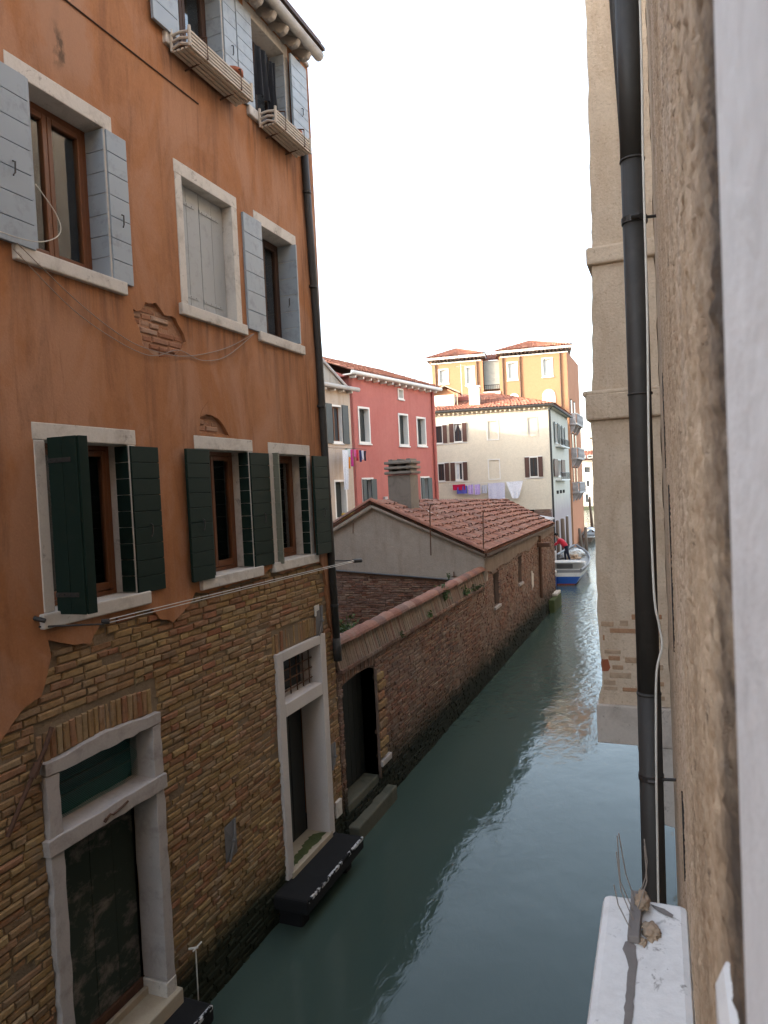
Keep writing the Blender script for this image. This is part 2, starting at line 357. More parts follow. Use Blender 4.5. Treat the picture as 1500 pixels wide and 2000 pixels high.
M['tarp'] = cloth('dusty_tarp', (.40, .38, .33), (.30, .28, .24), 4)
M['sack'] = cloth('tan_sack', (.42, .30, .20), (.34, .24, .16), 5)
M['pole'] = paint('weathered_pole', (.16, .115, .085), (.09, .065, .05), .6, .85, 5, .2, (4, 4, .5))
M['skin'] = paint('skin', (.45, .24, .17), None, .1, .6)
M['jacket_red'] = cloth('red_jacket', (.50, .03, .05), (.42, .022, .04), 6)
M['trousers'] = cloth('navy_trousers', (.016, .018, .035), None, 6)
M['hair'] = paint('dark_hair', (.025, .017, .012), None, .2, .7)
M['terracotta'] = paint('terracotta_pot', (.32, .10, .05), (.22, .07, .04), .4, .8, 6)
M['planter'] = paint('worn_cream_planter', (.50, .44, .37), (.26, .19, .14), .7, .7, 9)
M['black_cloth'] = cloth('black_cloth', (.012, .013, .017))
M['leaf'] = paint('weed_leaf', (.055, .10, .025), (.10, .14, .04), .6, .6, 9)
M['leaf_dk'] = paint('dark_leaf', (.03, .06, .018), (.05, .08, .025), .6, .6, 9)
M['ground'] = stucco('garden_ground', (.12, .10, .07), (.16, .14, .10), (.06, .06, .04), 1, .3, 30, .5)
M['yellow'] = cloth('yellow_cloth', (.60, .38, .03))

# the canal: murky green water with a slow swell and finer ripples further on
def water_mat():
    m, nt, b = NM('canal_water'); p = pos(nt)
    murk = noi(nt, p, .12, 3, .5)
    col = ramp(nt, murk, [(.35, (.052, .080, .066)), (.65, (.066, .097, .081))])
    setc(nt, b, col, .012, .5); b.inputs['IOR'].default_value = 1.333
    slow = noi(nt, pos(nt, (1, .55, 1)), .55, 3, .5, .3)
    fine = noi(nt, pos(nt, (1, .6, 1)), 4.6, 4, .6, .5)
    y = nd(nt, 'SeparateXYZ', {0: nd(nt, 'NewGeometry').outputs['Position']}).outputs[1]
    far = nd(nt, 'MapRange', {0: y, 1: 14.0, 2: 30.0, 3: .20, 4: 1.4}).outputs[0]
    patch = ramp(nt, noi(nt, pos(nt, (1, .45, 1)), .23, 3, .5), [(.4, .35), (.6, 1)])
    h = math_(nt, 'ADD', slow, math_(nt, 'MULTIPLY', math_(nt, 'MULTIPLY', fine, far), patch))
    bump(nt, b, h, .09, .35)
    return m
M['water'] = water_mat()
wb = MB().add([(-60, -40, WATER), (60, -40, WATER), (60, 400, WATER), (-60, 400, WATER)], [(0, 1, 2, 3)])
o = wb.build('water', M['water'], fix=False); o['kind'] = 'structure'
g = MB().box(-40, -5.55, 10.3, 19.7, -6.2, -4.7).box(-40, -8.6, 20.6, 62, -6.2, -4.7).build('ground', M['ground']); g['kind'] = 'structure'

# ------------------------------------------------------------------ generic builders
CAM_F, CAM_R, CAM_U = fw, rt, up
def shows(p):                                 # how large a spot at p looks in the photograph (0 when outside the frame)
    z = p.dot(CAM_F)
    if z < .1: return 0
    x, y = p.dot(CAM_R)/z, p.dot(CAM_U)/z
    if abs(x) > .57 or abs(y) > .75: return 0
    return 1/(z*z)

UNIT_BRICKS = []
def unit_bricks():
    rs = random.getstate(); random.seed(3)
    for k in range(14):
        mb = MB(); mb.brick(-.5, .5, -.5, .5, .5, -.5, .045, 0, .05, .15, .24)
        me = mb.mesh('brick'); UNIT_BRICKS.append(me)
    random.setstate(rs)
unit_bricks()
def unit_variant(mat, cache={}):
    if mat.name not in cache:
        L = []
        for me in UNIT_BRICKS:
            c = me.copy(); c.materials.clear(); c.materials.append(mat); L.append(c)
        cache[mat.name] = L
    return random.choice(cache[mat.name])

def bond(s0, s1, z0, z1, L=.25, H=.066, gap=.010, keep=None, holes=(), wob=.006):
    """brick rectangles of a running bond between s0..s1, z0..z1, cut back at the holes (s0, s1, z0, z1)"""
    out = []; z = z0; row = 0
    while z + H*.6 < z1:
        h = H*random.uniform(.9, 1.08); s = s0 - random.uniform(0, L); zz = min(z+h, z1)
        while s < s1:
            l = L*random.choice((1, 1, 1, .5, .52, .92))*random.uniform(.92, 1.06)
            a, b = max(s, s0), min(s+l, s1); s += l+gap
            dz = random.uniform(-wob, wob)
            segs = [(a, b)]
            for (h0, h1, g0, g1) in holes:
                if zz > g0 and z < g1:
                    nx = []
                    for (p, q) in segs:
                        if q <= h0 or p >= h1: nx.append((p, q)); continue
                        if p < h0: nx.append((p, h0-.004))
                        if q > h1: nx.append((h1+.004, q))
                    segs = nx
            for (p, q) in segs:
                if q-p < .035: continue
                if keep and not keep((p+q)/2, (z+zz)/2): continue
                out.append((p, q, z+dz, zz+dz))
        z = zz+gap; row += 1
    return out

def lay(F, rects, parent, m_obj, m_at, front=.0, back=-.04, jit=.009, limit=300, extra=()):
    """the bricks that show largest are objects of their own, the others one joined field"""
    info = []
    for (a, b, c, d) in rects:
        p = F((a+b)/2, front, (c+d)/2); info.append((shows(p)*(b-a), a, b, c, d))
    info.sort(reverse=True)
    def worn(a, c):                                 # patches where the faces have crumbled away
        q = noise.noise(Vector((a*1.1, c*1.6, 4.2)))+.5*noise.noise(Vector((a*3.1, c*4.3, 1.2)))
        return max(0, min(1, (q-.12)*2.2))*.016*(.5+random.random())
    base = -world_loc(parent)
    for n, (sc, a, b, c, d) in enumerate(info[:limit]):
        if sc <= 0: limit = n; break
        o = bpy.data.objects.new('brick', unit_variant(m_obj)); COL.objects.link(o); o.parent = parent
        f = front+random.uniform(-jit, jit)-worn(a, c)
        o.location = F((a+b)/2, (f+back)/2, (c+d)/2)+base
        o.scale = (b-a, f-back, d-c); o.rotation_euler = (0, random.uniform(-.012, .012), F.rotz)
    mb = MB(F)
    for (sc, a, b, c, d) in info[limit:]:
        mb.brick(a, b, c, d, front+random.uniform(-jit, jit)-worn(a, c), back, .009, random.random()*.98+.01, .007)
    if mb.v: mb.build('brick_field', m_at, parent, kind='stuff', fix=True)

def shutter(house, P0, d, width, z0, z1, mat, n=8, style='h', straps=False, t=.03, handle=False):
    """one leaf: P0 = (x, y) of its left edge seen from its face, d = direction in plan"""
    F = frame(P0, d)
    root = MB(F).box(.004, width-.004, -t, -.010, z0+.004, z1-.004).build('shutter', mat, house)
    if style == 'h':
        h = (z1-z0)/n
        for i in range(n): MB(F).box(0, width, -.012, .006, z0+i*h+.0028, z0+(i+1)*h-.0028).build('board', mat, root, bevel=.004)
    else:
        h = width/n
        for i in range(n): MB(F).box(i*h+.002, (i+1)*h-.002, -.012, .006, z0, z1).build('board', mat, root, bevel=.004)
    if straps:
        for zz in (z0+.17, z1-.2):
            s = MB(F).box(.0, width*.8, .007, .014, zz-.02, zz+.02)
            for k in range(4): s.box(width*(.1+.2*k)-.008, width*(.1+.2*k)+.008, .013, .020, zz-.008, zz+.008)
            s.build('strap_hinge', M['iron'] if mat != M['grey_plain'] else M['grey_plain'], root, bevel=.002)
    if handle:
        zz = (z0+z1)/2-.12
        MB(F).tube([(width*.55, .008, zz+.07), (width*.56, .03, zz+.06), (width*.55, .03, zz-.03), (width*.5, .03, zz-.06)], .007, 6).build('latch', M['iron'], root)
    return root

def stone_window(house, s0, s1, z0, z1, fw=.12, lint=.15, sillh=.13, depth=.28, mat=None, sillout=.075, leftover=.05):
    """stone surround of one window of the orange house; returns the part and its clear opening"""
    a0, a1, c0, c1 = s0+fw, s1-fw, z0+sillh, z1-lint
    def wob(mb): return mb
    o = MB(FL).box(s0, a0, -depth, .034, c0+.002, c1-.002).build('window', mat or M['stone'], house, bevel=.008)
    MB(FL).box(a1, s1, -depth, .034, c0+.002, c1-.002).build('jamb', mat or M['stone'], o, bevel=.008)
    MB(FL).box(s0-.01, s1+.01, -depth, .031, c1, z1).build('lintel', mat or M['stone'], o, bevel=.008)
    MB(FL).box(s0-.05, s1+.06, -depth, sillout, z0, c0).build('sill', M['stone'], o, bevel=.012)
    return o, (a0, a1, c0, c1)

def casement(win, op, w0=-.24, mat=None, leaves=2, curtain=None, cut=None, fr=.05, glassy=True):
    a0, a1, c0, c1 = op; mat = mat or M['wood']
    mb = MB(FL)
    for x0, x1, z0, z1 in ((a0, a0+fr, c0, c1), (a1-fr, a1, c0, c1), (a0+fr, a1-fr, c0, c0+fr), (a0+fr, a1-fr, c1-fr, c1)): mb.box(x0, x1, w0-.03, w0+.03, z0, z1)
    mb.build('casement_frame', mat, win, bevel=.006)
    a0 += fr+.004; a1 -= fr+.004; c0 += fr+.004; c1 -= fr+.004; n = leaves; lw = (a1-a0)/n
    for i in range(n):
        x0, x1 = a0+i*lw+.002, a0+(i+1)*lw-.002; q = .055; m2 = MB(FL)
        for p0, p1, z0, z1 in ((x0, x0+q, c0, c1), (x1-q, x1, c0, c1), (x0+q, x1-q, c0, c0+q+.02), (x0+q, x1-q, c1-q, c1)): m2.box(p0, p1, w0-.02, w0+.042, z0, z1)
        m2.build('sash', mat, win, bevel=.008)
        MB(FL).box(x0+q-.006, x1-q+.006, w0+.004, w0+.010, c0+q, c1-q).build('pane', M['glass'], win)
    if curtain:
        mb = MB(FL); k = 40; x0, x1 = a0+.01, a1-.01
        if cut: x0, x1 = a0+(a1-a0)*cut[0], a0+(a1-a0)*cut[1]
        vs = []; 
        for i in range(k+1):
            s = x0+(x1-x0)*i/k; ww = w0-.10+.022*math.sin(i*1.05)+.012*math.sin(i*2.3)
            vs += [(s, ww, c0-.02), (s, ww+.01*math.sin(i), c1)]
        mb.add(vs, [(2*i, 2*i+2, 2*i+3, 2*i+1) for i in range(k)]); mb.build('curtain', curtain, win, smooth=True, fix=False)

def ring(F, s0, s1, z0, z1, t, w0, w1):
    mb = MB(F)
    mb.box(s0, s0+t, w0, w1, z0, z1); mb.box(s1-t, s1, w0, w1, z0, z1); mb.box(s0+t, s1-t, w0, w1, z0, z0+t); mb.box(s0+t, s1-t, w0, w1, z1-t, z1)
    return mb

# ================================================================== the orange house across the canal
H1 = thing('orange_house', 'tall orange plastered house with bare brick ground floor along the canal', 'house', (-5, 6, WATER))
WIN = {   # outer stone outlines (s0, s1, z0, z1)
    'W1': (4.46, 5.66, 2.04, 3.77), 'W2': (6.62, 7.84, 2.04, 3.77), 'W3': (8.25, 9.38, 2.03, 3.76),
    'G1': (4.50, 5.74, -1.05, .71), 'G2': (6.71, 7.91, -1.05, .71), 'G3': (8.31, 9.48, -1.05, .70),
    'A': (6.60, 7.84, 4.98, 6.52), 'B': (8.27, 9.42, 4.98, 6.50), 'X1': (1.9, 3.1, 2.04, 3.77), 'X2': (1.9, 3.1, -1.05, .71), 'X3': (4.2, 5.4, 4.98, 6.52)}
DOORS = {'D1': (4.40, 5.86, -5.16, -2.17), 'D2': (8.23, 9.68, -5.25, -2.16)}
hole1 = [(5.82, 1.93), (5.95, 1.95), (6.02, 2.05), (6.18, 2.07), (6.33, 1.99), (6.5, 1.98), (6.6, 1.88), (6.66, 1.76), (6.6, 1.66), (6.5, 1.6), (6.39, 1.55), (6.2, 1.5), (6.05, 1.53), (5.93, 1.62), (5.9, 1.74), (5.84, 1.84)]
hole2 = [(6.82, .74), (6.83, .85), (6.87, .96), (7.0, .97), (7.12, .955), (7.25, .90), (7.36, .80), (7.40, .74)]
edge = [(10.08, -2.55), (9.99, -2.5), (9.86, -1.9), (9.80, -1.25), (9.66, -1.06), (8.47, -1.10), (8.2, -.98), (8.05, -1.06), (6.74, -1.10), (6.58, -1.06),
        (6.40, -1.22), (6.17, -1.31), (5.95, -1.25), (5.86, -1.12), (5.5, -1.10), (5.12, -1.15), (4.98, -1.30), (4.8, -1.26), (4.63, -1.2), (4.52, -1.16), (4.54, -1.3), (4.49, -1.45),
        (4.43, -1.6), (4.25, -1.66), (4.13, -1.72), (4.0, -1.86), (3.7, -2.0), (3.0, -2.3), (1.0, -2.5), (-4.0, -2.6)]
PL = [(-4, 6.6), (10.08, 6.6)]+rough(edge, .07, .016, False, 5)+[(-4, -2.6)]
ho = [rect(*[v for v in WIN[k]]) for k in WIN]
sheet(MB(FL), PL, ho+[rough(hole1, .05, .012, True, 2), rough(hole2, .05, .010, True, 3)], -.019, .026).build('wall', M['orange'], H1)
MB(FL).box(5.7, 6.8, -.025, -.018, 1.4, 2.15).box(6.7, 7.6, -.025, -.018, .68, 1.2).build('patch_mortar', M['patch_mortar'], H1)
# a second, thinner coat left round the lower patch
sheet(MB(FL), rough([(6.84, .93), (6.93, 1.06), (7.02, 1.12), (7.2, 1.15), (7.3, 1.12), (7.34, 1.02), (7.44, .88), (7.50, .74), (7.40, .74), (7.36, .8), (7.25, .9), (7.12, .955), (7.0, .97)], .05, .006, True, 9), [], .0255, .031).build('plaster_patch', M['orange'], H1)
inner = []
for k, (a, b, c, d) in WIN.items(): inner.append(rect(a+.10, b-.10, c+.1, d-.1))
for k, (a, b, c, d) in DOORS.items(): inner.append(rect(a+.05, b-.05, c+.0, d-.06))
BW = sheet(MB(FL), rect(-4, 10.08, -6.3, 6.6), inner, -.34, -.021).build('brick_wall', M['mortar'], H1)
# the other sides, floors and roof of the house
MB().box(-13, -5.36, 10.02, 10.10, -6.3, 6.9).build('side_wall', M['orange'], H1)
MB().box(-13.1, -13, -4, 10.1, -6.3, 6.9).box(-13, -5.36, -4.1, -4, -6.3, 6.9).build('back_wall', M['orange'], H1)
for z in (-5.3, -1.9, 1.45, 4.55): MB().box(-12.98, -5.37, -3.98, 10.0, z, z+.12).build('floor_slab', M['dark'], H1)
MB().box(-6.3, -6.25, -3.9, 10, -5.2, 6.8).build('partition', M['dark'], H1)
rf = MB().add([(-4.62, -4.4, 6.66), (-4.62, 9.86, 6.66), (-9.4, 10.2, 8.9), (-9.4, -4.4, 8.9), (-4.62, -4.4, 6.72), (-4.62, 9.86, 6.72), (-9.4, 10.2, 9.0), (-9.4, -4.4, 9.0)],
              [(0, 1, 2, 3), (4, 5, 6, 7), (0, 1, 5, 4), (1, 2, 6, 5), (2, 3, 7, 6), (3, 0, 4, 7)])
rf.add([(-9.4, -4.4, 8.95), (-9.4, 10.2, 8.95), (-13.6, 10.2, 7.0), (-13.6, -4.4, 7.0)], [(0, 1, 2, 3)]).add([(-13, 10.1, 6.8), (-5.2, 10.1, 6.8), (-9.4, 10.1, 8.9)], [(0, 1, 2)]).add([(-13, -4, 6.8), (-5.2, -4, 6.8), (-9.4, -4, 8.9)], [(0, 1, 2)])
rf.build('roof', M['tile_at'], H1)

nt = M['orange'].node_tree; b = [n for n in nt.nodes if n.type == 'BSDF_PRINCIPLED'][0]; cur = b.inputs['Base Color'].links[0].from_socket
sep = nd(nt, 'SeparateXYZ', {0: nd(nt, 'NewGeometry').outputs['Position']}); Y_, Z_ = sep.outputs[1], sep.outputs[2]
drip = ramp(nt, noi(nt, pos(nt, (1, 9, .55)), 1.0, 5, .65, .3), [(.46, 0), (.62, 1)]); cloudy = noi(nt, pos(nt, (1, 2, 1.4)), 2.0, 5, .7)
def span(v, lo, hi, soft): return math_(nt, 'MULTIPLY', nd(nt, 'MapRange', {0: v, 1: lo-soft, 2: lo+soft, 3: 0.0, 4: 1.0}).outputs[0], nd(nt, 'MapRange', {0: v, 1: hi-soft, 2: hi+soft, 3: 1.0, 4: 0.0}).outputs[0])
for k, ln in (('W1', .55), ('W2', .5), ('W3', .6), ('A', .7), ('B', .8)):       # rain runs below the sills
    s0, s1, z0, _ = WIN[k]
    fade = nd(nt, 'MapRange', {0: Z_, 1: z0-ln, 2: z0, 3: 0.0, 4: 1.0}).outputs[0]
    f = math_(nt, 'MULTIPLY', math_(nt, 'MULTIPLY', math_(nt, 'MULTIPLY', span(Y_, s0-.05, s1+.05, .05), fade), span(Z_, z0-ln-.2, z0+.02, .02)), math_(nt, 'ADD', math_(nt, 'MULTIPLY', drip, .7), math_(nt, 'MULTIPLY', cloudy, .35)), True)
    cur = mix(nt, f, cur, (.15, .078, .05))
f = math_(nt, 'MULTIPLY', math_(nt, 'MULTIPLY', span(Y_, 9.45, 10.3, .22), drip), .75); cur = mix(nt, f, cur, (.13, .055, .032))          # damp along the drainpipe
wob = math_(nt, 'ADD', Y_, math_(nt, 'MULTIPLY', math_(nt, 'SUBTRACT', cloudy, .5), .5))
f = math_(nt, 'MULTIPLY', math_(nt, 'MULTIPLY', span(wob, 4.80, 5.45, .06), span(Z_, 3.85, 4.9, .15)), .6); cur = mix(nt, f, cur, (.40, .24, .165))     # pale repair with a dark weep hole
f = math_(nt, 'MULTIPLY', math_(nt, 'MULTIPLY', span(wob, 5.0, 5.08, .03), span(Z_, 3.95, 4.28, .08)), .8); cur = mix(nt, f, cur, (.09, .065, .045))
nt.links.new(cur, b.inputs['Base Color'])
# brickwork of the ground floor
def keepL(s, z): return (not inside((s, z), PL)) or inside((s, z), hole1) or inside((s, z), hole2)
arch_holes = [(4.36, 5.88, -2.22, -1.90), (8.20, 9.70, -2.20, -1.86)]
dh = [(a, b, c, d) for (a, b, c, d) in DOORS.values()]+arch_holes+[(a-.06, b+.06, c-.02, d) for (a, b, c, d) in [WIN[k] for k in WIN]]
rects = bond(3.2, 10.07, -5.95, -.9, .255, .061, .011, keepL, dh)
for (a, b, c, d) in arch_holes:                     # upright bricks over the doors
    s = a+.01
    while s < b-.07:
        t = (s-(a+b)/2)/((b-a)/2); rise = .05*(1-t*t)
        rects.append((s, s+.062, c+.02+rise, d-.05+rise)); s += .072
lay(FL, rects, BW, M['brick_obj'], M['brick_at'], 0.0, -.05, .010)
lay(FL, bond(5.75, 6.8, 1.45, 2.1, .25, .056, .016, lambda s, z: inside((s, z), hole1))+bond(6.75, 7.6, .70, 1.15, .25, .056, .014, lambda s, z: inside((s, z), hole2)), BW, M['patch_brick'], M['patch_brick'], -.006, -.05, .014)
rects = bond(-3.5, 3.19, -5.95, -2.35, .255, .061, .011, lambda s, z: not inside((s, z), PL))
mb = MB(FL)
for q in rects: mb.brick(*q, random.uniform(-.008, .008), -.05, .006, random.random()*.98+.01)
mb.build('brick_field', M['brick_at'], BW, kind='stuff')

# windows
ops = {}
for k in WIN:
    o_, op = stone_window(H1, *WIN[k], mat=M['stone'], fw=.115 if k != 'W2' else .12); ops[k] = (o_, op)
casement(*ops['W1'], w0=-.22, leaves=2, curtain=M['curtain_dk'], cut=(.5, 1), fr=.06)
casement(*ops['W3'], w0=-.24, leaves=2, mat=M['wood_dk'], curtain=M['curtain_dk'], cut=(.75, 1))
casement(*ops['A'], w0=-.22, leaves=2, mat=M['wood_dk'], curtain=M['curtain'], cut=(.1, .6))
casement(*ops['B'], w0=-.24, leaves=2, mat=M['wood_dk'], curtain=M['curtain'], cut=(0, .5))
for k in ('G1', 'G2', 'G3'): casement(*ops[k], w0=-.24, leaves=2, curtain=M['curtain'] if k == 'G2' else M['curtain_dk'], cut=(.1, .95))
for k in ('X1', 'X2', 'X3'): casement(*ops[k], w0=-.22, leaves=2, curtain=M['curtain_dk'])
# shutters.  x of the facade = -5
GS, GR = M['grey_shutter'], M['green_shutter']
def right_pair(k, mat, n, flat=.44, gap=.0, rev=.24):
    a0, a1, c0, c1 = ops[k][1]
    shutter(H1, (-4.96-rev, a1-.004), (1, 0), rev-.01, c0+.01, c1-.01, mat, n)               # half lies in the reveal
    shutter(H1, (-4.95 if k not in 'B G3' else -4.865, a1+.015+gap), (0, 1), flat, c0-.015, c1-.01, mat, n, handle=True)        # half folds back against the wall
def left_fold(k, mat, n, out=.07, back=.42):
    a0, a1, c0, c1 = ops[k][1]
    shutter(H1, (-4.985, a0+.03), (1, 0), out, c0+.01, c1-.01, mat, n)
    shutter(H1, (-4.985+out, a0+.03-back), (0, 1), back, c0-.015, c1-.01, mat, n, handle=True)
right_pair('W1', GS, 7, .27); left_fold('W1', GS, 7, .07)
right_pair('A', GS, 6, .28); left_fold('A', GS, 6, .08)
right_pair('B', GS, 8, .47)
a0, a1, c0, c1 = ops['B'][1]; shutter(H1, (-4.94, a0-.36), (0, 1), .36, c0-.02, c1, GS, 8)
a0, a1, c0, c1 = ops['W3'][1]
shutter(H1, (-4.945, a0-.42), (0, 1), .44, c0-.02, c1+.02, GS, 6); shutter(H1, (-5.21, a1-.004), (1, .02), .30, c0+.01, c1-.01, GS, 6, handle=True)
a0, a1, c0, c1 = ops['W2'][1]                       # closed
for i, (p, q) in enumerate(((a0+.004, a0+.5*(a1-a0)-.003), (a0+.5*(a1-a0)+.003, a1-.004))):
    shutter(H1, (-5.115, p), (0, 1), q-p, c0+.006, c1-.004, M['grey_plain'], 2, 'v', True)
right_pair('G1', GR, 9, .41, rev=.17); right_pair('G2', GR, 9, .46, rev=.15)
a0, a1, c0, c1 = ops['G1'][1]
shutter(H1, (-4.96, a0+.02), (.998, .05), .31, c0-.03, c1+.02, GR, 2, 'v', True); shutter(H1, (-4.645, a0+.045), (.1, .99), .10, c0-.03, c1+.02, GR, 1, 'v')
left_fold('G2', GR, 9, .085, .40)
a0, a1, c0, c1 = ops['G3'][1]
right_pair('G3', GR, 9, .46, rev=.13); shutter(H1, (-4.99, a0-.02), (.995, .06), .105, c0-.03, c1+.01, M['green_sheen'], 9)

# door 1: stone frame with transom, netting and a peeling door
a, b, c, d = DOORS['D1']; gs = M['stone_grey']
D1 = MB(FL).prism(rough([(a, c+.2), (a+.14, c+.2), (a+.135, -2.30), (a+.0, -2.30)], .12, .010, True, 4), -.26, .045).build('door', gs, H1, bevel=.006)
MB(FL).prism(rough([(b-.14, c+.2), (b, c+.2), (b-.005, -2.30), (b-.13, -2.30)], .12, .010, True, 6), -.26, .045).build('jamb', gs, D1, bevel=.006)
MB(FL).prism(rough([(a, -2.30), (b, -2.30), (b, -2.19), (5.13, -2.145), (a, -2.19)], .1, .010, True, 8), -.26, .05).build('lintel', gs, D1, bevel=.006)
MB(FL).prism(rough([(a-.03, -2.98), (b+.03, -2.98), (b+.03, -2.83), (a-.03, -2.83)], .12, .007, True, 11), -.26, .065).build('transom_bar', gs, D1, bevel=.01)
MB(FL).box(b-.155, b+.005, -.26, .05, c-.1, c+.198).build('jamb_base', M['stone'], D1, bevel=.01)
MB(FL).box(a-.05, b+.04, -.36, .10, c-.14, c+.045).build('threshold', M['threshold'], D1, bevel=.015)
a0, a1 = a+.135, b-.135
for i in range(4):
    w_ = (a1-a0)/4; MB(FL).box(a0+i*w_+.003, a0+(i+1)*w_-.003, -.33, -.285+random.uniform(-.004, .004), c+.02, -2.98).build('board', M['door_peel'], D1, bevel=.004)
MB(FL).box(a0, a1, -.285, -.25, c+.03, c+.20).build('bottom_rail', M['rust'], D1, bevel=.01); MB(FL).box(a0, a1, -.24, -.19, c+.02, c+.12).build('weather_board', M['threshold'], D1, bevel=.01)
for z in (-2.68, -2.56, -2.44): MB(FL).box(a0, a1, -.27, -.255, z, z+.02).build('transom_slat', M['wood_dk'], D1)
MB(FL).box(a0, a1, -.33, -.31, -2.83, -2.3).build('transom_pane', M['winglass_far'], D1)
nt_ = MB(FL); st = .022
for i in range(int((a1-a0)/st)+14):                              # diagonal mesh of the net
    for sg in (1, -1):
        x0 = a0-.5+i*st*1.0; z0, z1 = -2.82, -2.36
        p, q = (x0, x0+(z1-z0)) if sg > 0 else (x0+(z1-z0), x0)
        t0, t1 = 0., 1.
        lo, hi = a0, a1
        if q != p:
            ta, tb = (lo-p)/(q-p), (hi-p)/(q-p); t0, t1 = max(0, min(ta, tb)), min(1, max(ta, tb))
        if t1-t0 < .05: continue
        P = (p+(q-p)*t0, -.17, z0+(z1-z0)*t0); Q = (p+(q-p)*t1, -.17, z0+(z1-z0)*t1)
        nt_.tube([P, Q], .0016, 3, False)
nt_.build('net', M['net'], D1, kind='stuff', fix=False)
MB(FL).tube([(5.0, .07, -2.93), (5.06, .075, -2.90), (5.1, .07, -2.92), (5.22, .072, -2.90), (5.3, .07, -2.88)], .010, 6).tube([(4.98, .07, -2.93), (5.0, .075, -2.91), (5.03, .07, -2.93), (5.0, .07, -2.95), (4.98, .07, -2.93)], .006, 5).build('bolt', M['rust'], D1)

# door 2: pale stone frame, barred transom, black door deep in the reveal
a, b, c, d = DOORS['D2']; ps = M['door2_stone']; dep = .36
D2 = MB(FL).box(a, a+.165, -dep, .035, c, d).build('door', ps, H1, bevel=.008)
MB(FL).box(b-.165, b, -dep, .035, c, d).build('jamb', ps, D2, bevel=.008)
MB(FL).box(a+.167, b-.167, -dep, .033, d-.13, d).build('lintel', ps, D2, bevel=.008)
MB(FL).box(a+.167, b-.167, -dep, .033, -3.06, -2.88).build('transom_bar', ps, D2, bevel=.008)
MB(FL).box(a+.10, b-.10, -.44, .05, c-.16, c+.06).build('threshold', M['threshold'], D2, bevel=.012)
am = rough([(a+.2, -.02), (b-.18, -.02), (b-.2, -.12), (b-.3, -.22), (b-.55, -.20), (a+.5, -.14), (a+.3, -.10)], .05, .018, True, 3)
MB(FL).add([(p_, q_, c+.064) for p_, q_ in am], [tuple(range(len(am)))]).build('algae_mat', M['algae'], D2, fix=False)
MB(FL).box(a+.165, b-.165, -.43, -.38, c+.05, -3.06).build('leaf', M['door_black'], D2)
for i in range(3): MB(FL).box(a+.17+i*.37, a+.17+i*.37+.36, -.385, -.365, c+.06, -3.07).build('board', M['door_black'], D2, bevel=.005)
MB(FL).box(a+.165, b-.165, -.36, -.34, -2.88, d-.13).build('transom_pane', M['winglass_far'], D2)
gx = MB(FL)
for i in range(6): gx.tube([(a+.25+i*.19, -.14, -2.87), (a+.25+i*.19, -.14, d-.13)], .010, 6)
for i in range(4): gx.tube([(a+.165, -.14, -2.80+i*.15), (b-.165, -.14, -2.80+i*.15)], .010, 6)
gx.build('grille', M['rust'], D2)

# ironwork on the wall
for (s, z, w_, h_) in ((7.0, -4.09, .24, .46), (9.76, -4.1, .2, .40), (9.55, -1.94, .22, .44)):
    p = MB(FL); p.add([(s-w_/2, .012, z-h_/2), (s+w_/2, .012, z-h_/2+.03), (s+w_/2, .012, z+h_/2), (s-w_/2, .012, z+h_/2-.03), (s, .05, z)], [(0, 1, 4), (1, 2, 4), (2, 3, 4), (3, 0, 4), (0, 1, 2, 3)])
    o_ = p.build('anchor_plate', M['plate'], H1)
    MB(FL).tube([(s-w_*.3, .035, z-h_*.5), (s, .062, z), (s+w_*.28, .035, z+h_*.5)], .014, 6).tube([(s, .03, z), (s, .085, z)], .022, 8).build('tie_bolt', M['plate'], o_)
MB(FL).tube([(4.50, .03, -1.90), (4.40, .05, -2.05), (4.29, .04, -2.20), (4.12, .045, -2.43), (4.01, .03, -2.62)], .02, 7).tube([(4.33, .045, -2.14), (4.26, .045, -2.24)], .034, 7).build('rusty_bar', M['rust'], H1)
MB(FL).box(9.42, 9.56, .0, .02, -1.86, -1.70).build('stone_block', M['stone'], H1, bevel=.008)
MB(FL).box(9.78, 9.98, -.02, .03, -5.1, -4.85).build('stone_block', M['stone'], H1, bevel=.01)
# cornice, brackets and gutter
CO = MB(FL).box(-4, 10.06, -.02, .07, 6.53, 6.60).build('cornice', M['gutter'], H1, bevel=.02)
for k in range(36):
    s = 9.62-k*.33
    MB(frame(FL(s, 0, 0).xy, (1, 0))).prism([(.0, 6.50), (.08, 6.47), (.13, 6.40), (.20, 6.36), (.27, 6.38), (.31, 6.44), (.31, 6.48), (.0, 6.598)], -.05, .05).build('bracket', M['gutter'], CO, bevel=.02)
MB(FL).tube([(-4.2, .33, 6.53), (9.88, .33, 6.53)], .075, 12).build('gutter', M['gutter'], H1, smooth=True)
MB(FL).box(-4.2, 9.86, -.05, .36, 6.605, 6.64).build('eave_slab', M['gutter'], H1)
MB(FL).box(-4.2, 9.9, .36, .42, 6.60, 6.645).build('eave_tile_edge', M['wood_dk'], H1)

